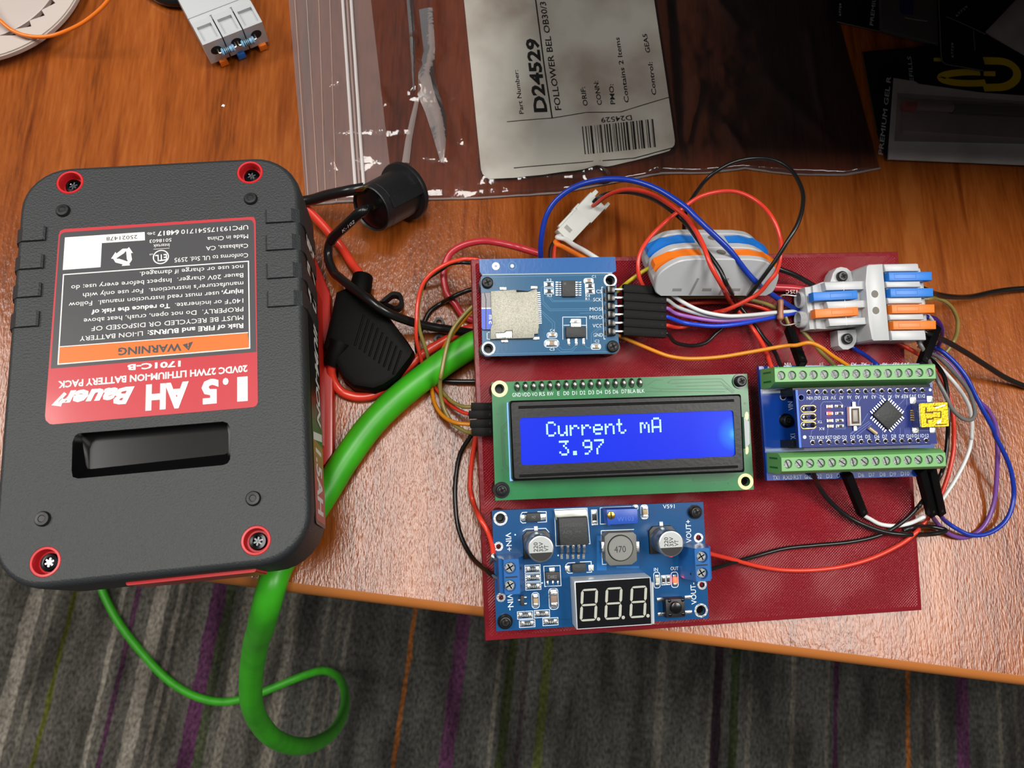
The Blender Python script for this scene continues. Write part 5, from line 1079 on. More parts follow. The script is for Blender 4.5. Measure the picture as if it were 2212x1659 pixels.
wire('lead_wire', 'red wire from the blue output terminal sweeping across the plate and up the right side', 'red', 1.4, H(C4, [(60, 775, 10), (110, 797, 9), (250, 832, 5), (430, 880, 2.6), (600, 905, 1.4), (800, 905, 1), (1000, 880, 1), (1200, 822, 1), (1400, 722, 1.4), (1500, 640, 2)]) + T(D2, [(150, 1290, 7), (290, 1135, 7), (460, 825, 9), (530, 650, 10), (590, 450, 11), (635, 200, 12), (642, 0, 13)]) + T(D1, [(640, 1400, 14), (622, 1200, 15), (590, 1050, 15), (520, 850, 15), (400, 640, 14), (250, 510, 14)]) + H(D1, [(120, 400, 4), (0, 330, 4), (-150, 250, 3)]))
wire('lead_wire', 'black wire from the lower green terminals doubling back at the plate edge', 'black', 1.6, H(C4, [(790, 235, 14), (805, 275, 12), (835, 345, 7), (905, 440, 4), (1020, 540, 2.6), (1150, 608, 2.6), (1300, 655, 2.6), (1450, 668, 2.2)]) + T(C4, [(1560, 666, 7), (1650, 655, 6), (1685, 638, 5), (1640, 624, 4.5), (1560, 612, 5)]) + H(C4, [(1480, 615, 1), (1400, 640, 1)]))

# ------------------------------------------------------------------ thick leads, socket, fuse holder, green cable on the left
blk2 = wire('power_lead', 'thick black cable from the round black socket curving down to the plate', 'black', 3.1, T(B1, [(770, 640, 22), (690, 690, 21), (560, 810, 17), (430, 930, 12), (375, 1010, 9)]) + T(B1, [(355, 1120, 7), (370, 1230, 7), (430, 1350, 8)]) + T(B2, [(480, 200, 10), (600, 300, 13), (800, 445, 16), (1000, 585, 15), (1250, 690, 10), (1500, 755, 6), (1800, 800, 3.5), (1990, 825, 2), (2150, 840, 1.7)]), housing=[])
red2 = wire('power_lead', 'thick red cable running from under the battery into the fuse holder', 'red', 3.1, T(B1, [(20, 560, 8), (120, 630, 7), (260, 770, 5), (400, 930, 3), (520, 1080, 2), (620, 1240, 2.5), (700, 1340, 5)]) + T(B2, [(700, 200, 6), (690, 290, 7)]))
wire('power_lead', 'thick red cable looping from the fuse holder behind the green cable', 'red', 3.2, T(B2, [(420, 1130, 7), (400, 1200, 6.5), (395, 1280, 5), (430, 1390, 3.5), (520, 1490, 2.2), (680, 1540, 1.8), (860, 1520, 1.8), (1020, 1430, 1.8), (1200, 1250, 1.8), (1330, 1130, 1.8), (1480, 1020, 1.7), (1700, 890, 1.7), (1900, 790, 1.7), (2060, 760, 1.7)]))
gp = T(lambda a, b_: (a, b_), [(1120, 712, 9), (1045, 735, 9), (1000, 757, 8), (930, 805, 6), (860, 860, 5.3), (800, 920, 5.3), (745, 995, 5.3), (705, 1060, 5.3), (660, 1130, 5.3), (622, 1190, 5.3), (600, 1228, 6), (586, 1270, 6.5), (573, 1318, 1), (563, 1358, -16), (553, 1390, -36), (543, 1455, -62), (543, 1515, -88), (560, 1560, -118), (595, 1597, -152), (645, 1612, -200), (690, 1602, -280), (724, 1575, -390), (743, 1535, -500), (745, 1495, -600), (730, 1462, -680), (698, 1449, -715), (655, 1460, -730), (600, 1482, -735), (540, 1505, -735), (480, 1516, -735), (420, 1503, -735), (360, 1466, -735), (300, 1402, -735), (255, 1342, -735), (225, 1285, -735), (200, 1220, -735)])
sm = smooth(gp, 10)
mb = MB(); M_GC = mat('insulation_green', '3cae1c', .38, var=(90, '36a01a')); mb.tube(sm, 4.5, M_GC, 18)
mb.solo('green_cable', 'thick bright green cable running off the desk and coiling on the carpet', 'cable', WORLD, sm[60])

# round black power socket lying on its flange
Fc = P(*B1(1225, 425), 8.0); Bc = P(*B1(830, 632), 17.0)
ax = (Fc - Bc); SK = axes(Bc, V((0, 1, 0)), ax); LN = ax.length
sk = thing('power_socket', 'round black panel socket with a wide rim lying beside the battery', 'socket', SK, (0, 0, 0))
mb = MB()
mb.lathe([(7.2, .6), (7.6, 0), (7.9, .3), (8.1, 3), (8.15, 3.05), (8.3, LN - 4), (8.3, LN - 1.6)], BLK, 0, 0, 48, (False, True))
mb.lathe([(7.2, .6), (7.0, .5), (.5, .55)], BLKS, 0, 0, 48, (False, True)); mb.f = mb.f
mb.build('barrel', sk)
mb = MB(); mb.lathe([(8.3, LN - 2.2), (10.1, LN - 1.9), (10.4, LN - 1.2), (10.3, LN - .2), (9.6, LN)], BLK, 0, 0, 48, (False, True)); mb.build('rim', sk)
for a0 in (100, -80):
    mb = MB(); a = math.radians(a0); mb.T = Matrix.Rotation(a, 4, 'Z')
    mb.rings([[(r, y, z_) for r, z_ in ((8.0, 2.6), (8.3, 2.4), (9.6, LN - 3.2), (9.6, LN - 1.8), (8.6, LN - 1.8))] for y in (-1.9, 1.9)], BLK); mb.build('retaining_clip', sk)
bl_c = SK.l(P(*B1(740, 400), 22)); br_ = SK.l(P(*B1(850, 610), 17))
for p in (bl_c, br_): mb = MB(); mb.box(p.x, p.y, -2.4, 1.6, 1.0, 3.2, GOLD, .3); mb.build('terminal_tab', sk)
mb = MB(); random.seed(3)
mb.T = Matrix.Identity(4)
for r_ in range(6):
    for c_ in range(9):
        a = math.radians(-58 + c_ * 5.0); z_ = 4.2 + r_ * .95
        if random.random() < .75: v = V((8.32 * math.cos(a + math.pi * .0), 8.32 * math.sin(a), z_)); mb.dome(0, 0, 0, .01, .01, BLKS) if False else mb.tube([v, v + V((.06 * math.cos(a), .06 * math.sin(a), .45))], .14, BLKS, 5)
mb.build('raised_lettering', sk)
st = wire('heat_shrink_lead', 'black sleeved lead from the top of the round socket to the battery', 'black', 3.7, [P(*B1(760, 395), 20), P(*B1(640, 415), 20), P(*B1(540, 435), 19), P(*B1(350, 475), 15), P(*B1(180, 525), 11), P(*B1(40, 550), 9)])
slv = thing('heat_shrink_sleeve', 'black shrink sleeve printed K-102 on the lower socket lead', 'sleeve', WORLD, P(*B1(560, 810), 17))
ps = smooth(T(B1, [(820, 612, 19), (770, 640, 22), (690, 690, 21), (560, 810, 17), (430, 930, 12), (392, 985, 10)]), 8)
mb = MB(); mb.tube(ps, [1.35 + .4 * min(1, i / 10) if i < 10 else 1.78 for i in range(len(ps))], mat('shrink_black', '101011', .3), 16); mb.build('sleeve', slv)
mb = MB(); zz_ = P(*B1(560, 810), 19.2).z
for s, k0, k1 in (('K-102', (520, 905), (655, 790)), ('E33', (700, 720), (790, 655))):
    vs, fs, W_ = glyphs(s); 
    a, b_ = P(*B1(*k0), 16.6), P(*B1(*k1), 23.2); d = (b_ - a); n_ = V((0, 0, 1)).cross(d).normalized(); up_ = d.cross(n_).normalized() * -1
    mb.add([a + d * (x / W_) + n_ * (y / CAP * 1.15) + V((0, 0, .5 - .22 * (y - .3) ** 2)) for x, y in vs], fs, mat('sleeve_print', 'c8c8c4', .5))
mb.build('printed_text', slv)

fh = thing('fuse_holder', 'black moulded inline fuse holder with grip ridges and a loop strap', 'fuse holder', WORLD, P(*B2(800, 850), 0))
M_FH = mat('fuse_black', '050505', .55, spec=.12, bump=(800, .06, .0003))
fo = T(B2, [(455, 375, 8), (560, 330, 8), (700, 340, 8), (850, 400, 8), (960, 545, 8), (1120, 760, 8), (1250, 930, 8), (1325, 1050, 8), (1290, 1120, 8), (1120, 1340, 8), (990, 1430, 8), (870, 1475, 8), (640, 1440, 8), (520, 1340, 8), (400, 1120, 8), (300, 1000, 8), (330, 900, 8), (390, 640, 8)])
mb = MB(); mb.prism(fo, .2, 10.5, M_FH, 2.2, .8)
mb.build('body', fh)
mb = MB(); mb.tube(T(B2, [(745, 200, 6), (722, 320, 7), (700, 420, 7)]), [3.5, 3.7, 3.8], M_FH, 20); mb.build('boot', fh)
mb = MB(); mb.tube(T(B2, [(405, 1190, 6.5), (435, 1090, 7.5), (500, 940, 8)]), [3.0, 3.5, 4.2], M_FH, 20); mb.build('boot', fh)
for i in range(9):
    a, b_ = P(*B2(760 + i * 52, 620 + i * 50), 10.6), P(*B2(655 + i * 54, 965 + i * 40), 10.6); mb = MB(); mb.tube([a, b_], .35, M_FH, 8); mb.build('grip_ridge', fh)
mb = MB(); lp = smooth(T(B2, [(930, 500, 6), (1000, 440, 6), (1080, 385, 6), (1170, 400, 6), (1205, 480, 6), (1170, 560, 5.5), (1100, 580, 5), (1040, 545, 4.5), (960, 520, 4)]), 6)
mb.rings([[p + V((0, 0, z_)) + n2 for z_, n2 in ((-2, V((0, 0, 0))), (2, V((0, 0, 0))), (2, (c_ - p) * .38), (-2, (c_ - p) * .38))] for c_ in [P(*B2(1090, 485), 5.5)] for p in lp], M_FH); mb.build('strap_loop', fh)

for q, lbl_ in ((B2(1598, 702), 'small black hex nut just above the thick black cable'), (B2(1600, 890), 'small black hex nut just below the thick black cable')):
    p = P(*q, 2); mb = MB(); hx_ = circ(p.x, p.y, 1.95, 6); mb.holed(hx_, [circ(p.x, p.y, .95, 16)], .05, 2.0, BLK); mb.solo('hex_nut', lbl_, 'nut', WORLD, (p.x, p.y, 0))

# resistor bridging the nose of the screwed connector
rs = thing('resistor', 'brown striped resistor bridging the two holes of the screwed connector', 'resistor', PLATE, tuple(pl(D4(378, 900), 5)))
a, b_ = pl(D4(378, 715), 6.5), pl(D4(378, 1095), 6.5)
mb = MB(); d = b_ - a; mb.tube([a, a + d * .06, a + d * .16, a + d * .3, a + d * .7, a + d * .84, a + d * .94, b_], [.5, 1.0, 1.12, .98, .98, 1.12, 1.0, .5], mat('resistor_brown', 'a86a4c', .35), 18); mb.build('body', rs)
M_LEG = mat('tinned_wire', 'cfccc4', .22, .9)
for pts in (((378, 730), (370, 690), (400, 648), (470, 640), (560, 648), (680, 662)), ((375, 1085), (385, 1140), (440, 1180), (520, 1180), (620, 1160), (720, 1132))): mb = MB(); mb.tube(smooth([pl(D4(*p), 6.5 - i * .25) for i, p in enumerate(pts)], 6), .3, M_LEG, 10); mb.build('leg', rs)
mb = MB(); p0 = pl(D4(350, 760), 7.2); mb.tube([pl(D4(335, 770), 7.0), pl(D4(335, 1000), 7.0)], .12, PRT, 6); mb.tube([pl(D4(425, 830), 7.0), pl(D4(425, 980), 7.0)], .12, PRT, 6); mb.build('print', rs)
# ------------------------------------------------------------------ white two-pole plug behind the card reader
ja, jb = P(*B6(390, 795), 7), P(*B6(785, 372), 10)
JS = axes(ja, jb - ja, (0, -.25, 1)); dx_ = (jb - ja); zx = (V((0.05, -.3, 1)) - V((0.05, -.3, 1)).dot(dx_.normalized()) * dx_.normalized()).normalized(); JS = axes(ja, dx_, zx); JL = dx_.length
M_JW = mat('nylon_white', 'dcdfda', .42)
js = thing('cable_plug', 'white two-pole cable plug lying behind the card reader board', 'plug', JS, (0, 0, 0))
mb = MB(); mb.prism([(0, -3.3), (JL * .56, -3.3), (JL * .56, 3.3), (0, 3.3)], -2.6, 2.6, M_JW, .3); mb.prism([(JL * .12, -.6), (JL * .2, -.6), (JL * .2, 2.2), (JL * .12, 2.2)], 2.6, 2.62, mat('nylon_shade', 'a8aaa4', .6))
mb.prism([(JL * .08, 2.9), (JL * .52, 2.9), (JL * .52, 4.1), (JL * .08, 4.1)], -.4, 1.6, M_JW, .25); mb.build('socket_half', js)
mb = MB(); mb.prism([(JL * .55, -3.8), (JL * .97, -3.8), (JL * .97, -1.9), (JL * 1.06, -1.9), (JL * 1.06, -3.6), (JL * .97, -3.9), (JL * .6, -3.5)][:3] + [(JL * .97, 3.8), (JL * .55, 3.8)], -2.9, 2.5, M_JW, .3)
for y0, y1 in ((1.6, 3.4), (-4.3, -2.9)): mb.prism([(JL * .94, y0), (JL * 1.09, y0 + .2), (JL * 1.09, y1 - .2), (JL * .94, y1)], -2.2, 1.6, M_JW, .2)
mb.prism([(JL * .5, 2.9), (JL * .66, 2.9), (JL * .66, 4.3), (JL * .5, 4.3)], -1.6, 1.8, M_JW, .25); mb.build('plug_half', js)
je = P(*B6(300, 800), 8)
for c_, label_, p1, p2 in (('white', 'white wire leaving the lower end of the white cable plug', [(330, 790, 9), (420, 815, 10), (520, 880, 14), (640, 945, 19), (760, 1020, 23), (860, 1080, 22)], None),
                     ('orangewire', 'orange wire folded out of the lower end of the white cable plug', [(305, 850, 8), (400, 900, 10), (520, 965, 15), (640, 1030, 19), (760, 1090, 21)], None),
                     ('red', 'short red wire dropping from the white cable plug behind the card reader', [(310, 890, 8), (298, 950, 11), (295, 1040, 16), (300, 1110, 18)], None),
                     ('black', 'short black wire dropping from the white cable plug behind the card reader', [(310, 830, 7), (262, 900, 9), (248, 970, 12), (250, 1050, 16), (255, 1110, 18)], None)):
    pts = [ja + (jb - ja) * .05] + T(B6, p1); wire('lead_wire', label_, c_, 1.7 if c_ in ('white', 'orangewire') else 1.4, pts)

# ------------------------------------------------------------------ zip bag with a part label
def film(name, tint, haze, rough=.08, gloss=1.3):
    m = bpy.data.materials.new(name); m.use_nodes = True; nt = m.node_tree; N = nt.nodes; L = nt.links; N.clear()
    out = N.new('ShaderNodeOutputMaterial'); t = N.new('ShaderNodeBsdfTransparent'); t.inputs[0].default_value = (*lin(tint)[:3], 1)
    df = N.new('ShaderNodeBsdfDiffuse'); df.inputs[0].default_value = (.75, .68, .66, 1)
    gl = N.new('ShaderNodeBsdfGlossy'); gl.inputs['Roughness'].default_value = rough
    fr = N.new('ShaderNodeFresnel'); fr.inputs[0].default_value = 1.5
    m1 = N.new('ShaderNodeMixShader'); m1.inputs[0].default_value = haze; m2 = N.new('ShaderNodeMixShader')
    mu = N.new('ShaderNodeMath'); mu.operation = 'MULTIPLY'; mu.inputs[1].default_value = gloss; L.new(fr.outputs[0], mu.inputs[0]); L.new(mu.outputs[0], m2.inputs[0])
    L.new(t.outputs[0], m1.inputs[1]); L.new(df.outputs[0], m1.inputs[2]); L.new(m1.outputs[0], m2.inputs[1]); L.new(gl.outputs[0], m2.inputs[2]); L.new(m2.outputs[0], out.inputs[0])
    tc = N.new('ShaderNodeTexCoord'); n = N.new('ShaderNodeTexNoise'); n.inputs['Scale'].default_value = 160; n.inputs['Detail'].default_value = 3; bp = N.new('ShaderNodeBump'); bp.inputs['Strength'].default_value = .2; bp.inputs['Distance'].default_value = .0012
    L.new(tc.outputs['Object'], n.inputs[0]); L.new(n.outputs[0], bp.inputs['Height'])
    for q in (gl, fr): L.new(bp.outputs[0], q.inputs['Normal'])
    MATS[name] = m
    return m
M_FILM = film('bag_film', 'efe6e2', .02)
M_SEAM = film('bag_seam', 'e8dcd8', .35, .2)
bl_, br2, tl_, tr_ = P(662, 446), P(1900, 367), P(622, -20), P(1797, -10)
tl_ = tl_ + (tl_ - bl_) * .25; tr_ = tr_ + (tr_ - br2) * .25
edge = [(0, 0), (.06, 2), (.17, -3), (.28, -9), (.42, -9), (.5, 4), (.6, 20), (.68, 14), (.75, 19), (.83, 0), (.93, -10), (1, 0)]
def seamy(u):
    for (a, va), (b_, vb) in zip(edge, edge[1:]):
        if a <= u <= b_: return va + (vb - va) * (u - a) / (b_ - a)
    return 0
bag0 = P(1250, 100)
def sd_(p, a, b_):
    ab = b_ - a; t = max(0, min(1, (p - a).dot(ab) / ab.dot(ab))); return (p - a - ab * t).length, t
ridges = [([(868, 0), (893, 90), (893, 200)], 2.6, 3.0), ([(905, 150), (935, 210), (960, 330)], 2.6, 4.0), ([(930, 0), (940, 110), (905, 200)], 1.8, 3.5), ([(700, 285), (890, 285)], .9, 1.5), ([(815, 195), (836, 228)], 1.4, 2), ([(1130, 378), (1280, 375), (1330, 400)], 2.2, 3.5), ([(1285, 360), (1320, 410)], 2.0, 2.5),
          ([(1500, 180), (1478, 300)], 1.6, 2.5), ([(1565, 280), (1600, 330)], 1.6, 3), ([(1740, 80), (1770, 260)], 1.8, 2.5), ([(1660, 180), (1790, 310)], 1.6, 5), ([(1410, 330), (1420, 400)], 1.6, 2.5), ([(985, 240), (1000, 310)], 1.2, 1.5), ([(665, 60), (640, 80)], 1.0, 1.5), ([(700, 150), (730, 180)], 1.2, 1.6), ([(715, 185), (680, 215)], 1.0, 1.5), ([(700, 300), (725, 360)], 1.4, 2.0), ([(1540, 0), (1590, 60)], 1.5, 4)]
rid = [([V((P(*q).x, P(*q).y)) for q in pts], h_, w_) for pts, h_, w_ in ridges]
lq = [V((P(*q).x, P(*q).y)) for q in ((1000, -40), (1440, -40), (1470, 340), (1040, 390))]
def inl(p): # how deep a point lies under the label (0 outside)
    d = 1e9
    for i in range(4):
        a, b_ = lq[i], lq[(i + 1) % 4]; e = (b_ - a).normalized(); d = min(d, (p - a).dot(V((e.y, -e.x))))
    return max(0, min(1, d / 4 + .5))
def bagz(x, y):
    p = V((x, y)); k = inl(p)
    z_ = 1.4 + .9 * noise.noise(V((x * .035, y * .035, 3))) + .55 * noise.noise(V((x * .11, y * .11, 7))) + .18 * noise.noise(V((x * .35, y * .35, 1)))
    z_ = z_ * (1 - k) + (2.2 + .9 * noise.noise(V((x * .03, y * .03, 5)))) * k
    for pts, h_, w_ in rid:
        for a, b_ in zip(pts, pts[1:]):
            d, t = sd_(p, a, b_)
            if d < w_ * 2.5: z_ += h_ * .6 * math.exp(-(d / w_) ** 2 * 2.2) * (1 - k)
    return max(.5, z_)
bag = thing('zip_bag', 'clear zip-top plastic bag with a printed part label at the back of the desk', 'plastic bag', WORLD, (bag0.x, bag0.y, 0))
NU, NV = 190, 84
def bagxy(u, v):
    a = bl_ + (br2 - bl_) * u; b_ = tl_ + (tr_ - tl_) * u
    a = a + (P(1200, 400) - P(1200, 401)) * seamy(u)
    return a + (b_ - a) * v
mb = MB(); vs = []; fs = []
for j in range(NV + 1):
    for i in range(NU + 1):
        u, v = i / NU, j / NV; p = bagxy(u, v); e = min(1, min(u, 1 - u) * 40, v * 60)
        vs.append((p.x, p.y, .35 + (bagz(p.x, p.y) - .2) * e))
for j in range(NV):
    for i in range(NU): a = j * (NU + 1) + i; fs.append((a, a + 1, a + NU + 2, a + NU + 1))
NZ = 27                                                          # the zip lip is a hazier strip of the same film
for part_, sel, m_ in (('top_film', lambda i: i >= NZ, M_FILM), ('zip_lip', lambda i: i < NZ, film('lip_film', 'f4eeea', .17))):
    f2 = [f for f in fs if sel(f[0] % (NU + 1))]; used = sorted({i for f in f2 for i in f}); ix = {v: k for k, v in enumerate(used)}
    m2 = MB(); m2.add([vs[i] for i in used], [tuple(ix[i] for i in f) for f in f2], m_); m2.build(part_, bag)
M_FOLD = film('fold_film', 'ece4de', .3, .2, .8)
for pts in ([(893, -60, 903), (878, 0, 892), (884, 70, 896), (888, 130, 897), (892, 200, 896)], [(905, 20, 935), (915, 110, 940), (904, 165, 938), (902, 205, 948), (918, 240, 962), (932, 285, 965), (945, 330, 962), (952, 352, 958)], [(868, 352, 884), (876, 300, 890), (886, 255, 898), (896, 215, 905)]):
    m2 = MB(); row = []
    for x0, y0, x1 in pts:
        for k in range(5):
            p = P(x0 + (x1 - x0) * k / 4, y0, 2); row.append((p.x, p.y, bagz(p.x, p.y) +   .5 + .45 * math.sin(math.pi * k / 4)))
    m2.add(row, [(5 * j + k, 5 * j + k + 1, 5 * j + k + 6, 5 * j + k + 5) for j in range(len(pts) - 1) for k in range(4)], M_FOLD); m2.build('film_fold', bag)
mb = MB(); mb.add([tuple(bagxy(u, v)[:2]) + (.15,) for v in (0, 1) for u in [i / 24 for i in range(25)]], [(i, i + 1, i + 26, i + 25) for i in range(24)], M_FILM); mb.build('back_film', bag)
def on_bag(q, dz=.15): p = P(q[0], q[1], 1.8); return V((p.x, p.y, bagz(p.x, p.y) + dz))
mb = MB()
for x0, x1 in ((737, 771), (746, 780), (755, 789)):
    top_, bot_ = P(x0, -60), P(x1, 440); mb.tube([(lambda p: V((p.x, p.y, min(3.2, bagz(p.x, p.y)) + .5)))(top_ + (bot_ - top_) * t) for t in [i / 14 for i in range(15)]], .62 if x0 != 746 else .42, mat('zip_white', 'e6dedd', .3, alpha=.9) if x0 != 746 else mat('zip_clear', 'c8b0aa', .3, alpha=.5), 8)
mb.build('zip_strip', bag)
mb = MB()
for k, (x0, x1) in enumerate(((634, 668), (660, 690), (688, 705), (712, 728))):
    top_, bot_ = P(x0, -60), P(x1, 440); mb.tube([(lambda p: V((p.x, p.y, bagz(p.x, p.y) + .3)))(top_ + (bot_ - top_) * t) for t in [i / 20 for i in range(21)]], .16, mat('rib_pale', 'd8b8a8', .3, alpha=.5), 5)
mb.build('gripper_ribs', bag)
mb = MB(); sp = [bagxy(i / 60, .004) for i in range(61)]; mb.tube([V((p.x, p.y, .5 + .25 * noise.noise(V((i * .7, 0, 0))))) for i, p in enumerate(sp)], [.35 + .25 * abs(noise.noise(V((i * .9, 4, 0)))) for i in range(61)], M_SEAM, 6); mb.build('bottom_seam', bag)
# label
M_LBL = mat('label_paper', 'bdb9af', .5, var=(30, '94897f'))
Lc = [on_bag(q) for q in ()]
def lab_uv(u, v):   # label corners in the photograph: u left->right, v bottom->top
    x = (1041 + (1459 - 1041) * u) + ((996 - 1041) + ((1402 - 1459) - (996 - 1041)) * u) * v
    y = (388 - 62 * u * u * .9 - 8 * u) * (1 - v) + (-60) * v
    return x, y
mb = MB(); vs = []; fs = []; n1, n2 = 44, 44
for j in range(n2 + 1):
    for i in range(n1 + 1):
        u, v = i / n1, j / n2
        du = max(0, .03 - v) * 0
        if v < .05: k = (.05 - v) / .05; r_ = .035 * (1 - math.sqrt(max(0, 1 - k * k))); u = r_ + u * (1 - 2 * r_)
        vs.append(tuple(on_bag(lab_uv(u, v), .4)))
for j in range(n2):
    for i in range(n1): a = j * (n1 + 1) + i; fs.append((a, a + 1, a + n1 + 2, a + n1 + 1))
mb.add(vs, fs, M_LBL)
def ltext(s, p0, p1, cap, bold=0, dz=.47):
    vs, fs, W_ = glyphs(s, bold); a, b_ = P(*A3(*p0), 1.8), P(*A3(*p1), 1.8); d = (b_ - a); L_ = d.length; d.normalize(); n_ = V((-d.y, d.x, 0)); out = []
    for x, y in vs: p = a + d * (x * L_ / W_) + n_ * (y / CAP * cap); out.append((p.x, p.y, bagz(p.x, p.y) + dz))
    mb.add(out, fs, PRT)
def lline(pts, wd, dz=.47):
    ps = []
    for (xa, ya), (xb, yb_) in zip(pts, pts[1:]): ps += [A3(xa + (xb - xa) * t / 6, ya + (yb_ - ya) * t / 6) for t in range(6)]
    ps.append(A3(*pts[-1])); q = [P(*p, 1.8) for p in ps]; n0 = len(mb.v); mb.strip(q, wd, 0, PRT)
    for i in range(n0, len(mb.v)): mb.v[i].z = bagz(mb.v[i].x, mb.v[i].y) + dz
ltext('Part Number:', (443, 842), (400, 522), 1.6, .01); ltext('D24529', (612, 828), (545, 292), 4.6, .035); ltext('FOLLOWER BEL OB30/31 1', (718, 812), (590, -60), 2.3, .012)
ltext('ORIF:', (912, 780), (890, 642), 1.75, .012); ltext('CONN:', (1015, 775), (985, 600), 1.75, .012); ltext('PMO:', (1110, 772), (1095, 628), 1.75, .012); ltext('Contains 2 Items', (1210, 762), (1140, 282), 1.75, .012); ltext('Control:', (1408, 710), (1378, 470), 1.75, .012); ltext('GEA5', (1365, 400), (1340, 260), 1.75, .012)
ltext('D24529', (1228, 852), (1005, 868), 2.0, .01)
lline([(320, 900), (650, 872), (900, 828), (1150, 828), (1502, 725)], .3); lline([(650, 870), (590, 470), (520, -60)], .5); lline([(370, 1240), (950, 1182), (1250, 1160), (1552, 1085)], .35)
random.seed(11); x = 872
while x < 1400:
    wd = random.choice((4, 6, 6, 10, 14, 20)); t = (x - 870) / 530; lline([(x, 930 - 50 * t), (x + 22, 1132 - 50 * t)], wd / 26); x += wd + random.choice((6, 8, 10, 14))
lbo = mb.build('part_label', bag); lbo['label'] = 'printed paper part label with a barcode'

# ------------------------------------------------------------------ refill packs at the back right corner
M_CARD = mat('card_black', '0c0c10', .4); M_CE = mat('card_edge', '8a8880', .6); M_YEL = mat('logo_yellow', 'c8a818', .45); M_LG = mat('pack_grey', 'b4aeaa', .4, var=(40, '9c9690')); M_PT = mat('pack_print', 'b8b8b8', .5)
q4_ = lambda x, y, z_=1: P(*A4(x, y), z_)
def card(mb, pts, z0, z1, m_): mb.prism([q4_(a, b_, z1) for a, b_ in pts], z0, z1, m_, .04)
pk = thing('refill_pack', 'black refill card with a clear window, topmost at the right behind the bag', 'pen refill pack', WORLD, tuple(q4_(1000, 100, 0)))
mb = MB(); card(mb, ((560, -250), (585, 60), (618, 182), (985, 265), (1500, 398), (1490, -250)), .2, .7, M_CARD); mb.strip([q4_(*a, .75) for a in ((618, 184), (985, 266), (1500, 400))], .25, .72, M_CE)
mb.text('PREMIUM', q4_(930, 218, .8), q4_(962, -80, .8), 1.5, M_PT, .74, .01); mb.text('67729', q4_(655, 135, .8), q4_(660, 30, .8), .8, M_PT, .74); mb.build('backing_card', pk)
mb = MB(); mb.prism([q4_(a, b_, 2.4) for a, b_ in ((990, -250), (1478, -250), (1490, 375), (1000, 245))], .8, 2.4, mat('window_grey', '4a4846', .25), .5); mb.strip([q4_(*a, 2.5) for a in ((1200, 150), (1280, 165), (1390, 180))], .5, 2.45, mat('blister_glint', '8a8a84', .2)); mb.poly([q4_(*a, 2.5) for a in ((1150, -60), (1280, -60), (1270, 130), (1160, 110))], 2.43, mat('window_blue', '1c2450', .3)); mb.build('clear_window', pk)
pk2 = thing('refill_pack', 'large black and grey refill pack marked PREMIUM GEL at the right frame edge', 'pen refill pack', WORLD, tuple(q4_(1600, 1000, 0)))
mb = MB(); card(mb, ((838, 440), (1280, 400), (1560, 330), (1880, 280), (2500, 640), (2500, 1420), (1055, 1352), (1040, 1340), (962, 1110)), 1.0, 1.5, M_CARD)
mb.strip([q4_(*a, 1.6) for a in ((838, 445), (962, 1112))], .2, 1.52, mat('edge_gold', '6a5c28', .5))
mb.text('PREMIUM GEL R', q4_(1012, 1318, 1.6), q4_(1082, 652, 1.6), 1.75, M_PT, 1.53, .015); mb.text('REFILLS', q4_(1282, 745, 1.6), q4_(1252, 478, 1.6), 1.6, M_PT, 1.53)
for pts in (((1445, 490), (1510, 490), (1520, 522), (1445, 520)),): mb.poly([q4_(*a, 1.6) for a in pts], 1.53, M_YEL)
oval = lambda cx_, cy_, rx, ry, a0, a1: [(cx_ + rx * math.cos(math.radians(a)), cy_ + ry * math.sin(math.radians(a))) for a in range(a0, a1 + 1, 12)]
mb.strip([q4_(*a, 1.6) for a in oval(1760, 660, 255, 48, 60, 290)], 3.0, 1.53, M_YEL)
mb.strip([q4_(*a, 1.6) for a in [(1862, 515)] + oval(1990, 630, 165, 112, -85, 85) + [(1868, 745)]], 3.4, 1.54, M_YEL); mb.poly([q4_(*a, 1.6) for a in ((1870, 605), (1970, 605), (1970, 648), (1870, 645))], 1.55, M_YEL)
mb.build('backing_card', pk2)
mb = MB(); mb.prism([q4_(a, b_, 2.2) for a, b_ in ((1110, 660), (1290, 690), (1320, 710), (1860, 785), (2500, 830), (2500, 1410), (1058, 1350))], 1.5, 2.2, M_LG, .3); mb.build('grey_panel', pk2)
M_BLI = film('blister_film', 'f0e8e4', .1, .12)
mb = MB(); mb.rings([[q4_(a, b_, z_) for a, b_ in pts] for z_, pts in ((2.25, ((1110, 1200), (2500, 1230), (2500, 880), (1135, 790))), (7.5, ((1185, 1110), (2500, 1190), (2500, 905), (1185, 830))))], M_BLI, False, True); mb.build('blister', pk2)
rf = thing('gel_refill', 'dark pen refill with a red tip cap inside the clear blister', 'pen refill', WORLD, tuple(q4_(1700, 930, 2.2)))
mb = MB(); mb.tube([q4_(1185, 905, 4), q4_(1280, 908, 4)], [1.8, 2.0], mat('cap_red', 'c03a1c', .4), 16); mb.build('tip_cap', rf)
mb = MB(); mb.tube([q4_(1280, 905, 4), q4_(1600, 922, 4)], 1.5, M_LG, 16); mb.build('clear_barrel', rf)
mb = MB(); mb.tube([q4_(1600, 922, 4), q4_(2500, 965, 4)], 2.1, mat('ink_black', '0a0a0c', .35), 16); mb.build('ink_tube', rf)
pk3 = thing('hang_card', 'black hanging card with a rounded corner lying over the large refill pack', 'hang card', WORLD, tuple(q4_(1700, 300, 0)))
mb = MB(); card(mb, ((1480, -250), (1490, 120), (1508, 480), (1520, 525), (1550, 548), (1700, 572), (1865, 602), (1878, 540), (1790, 262), (1885, 290), (1885, 262), (2150, -10), (2300, -250)), 2.6, 3.1, M_CARD)
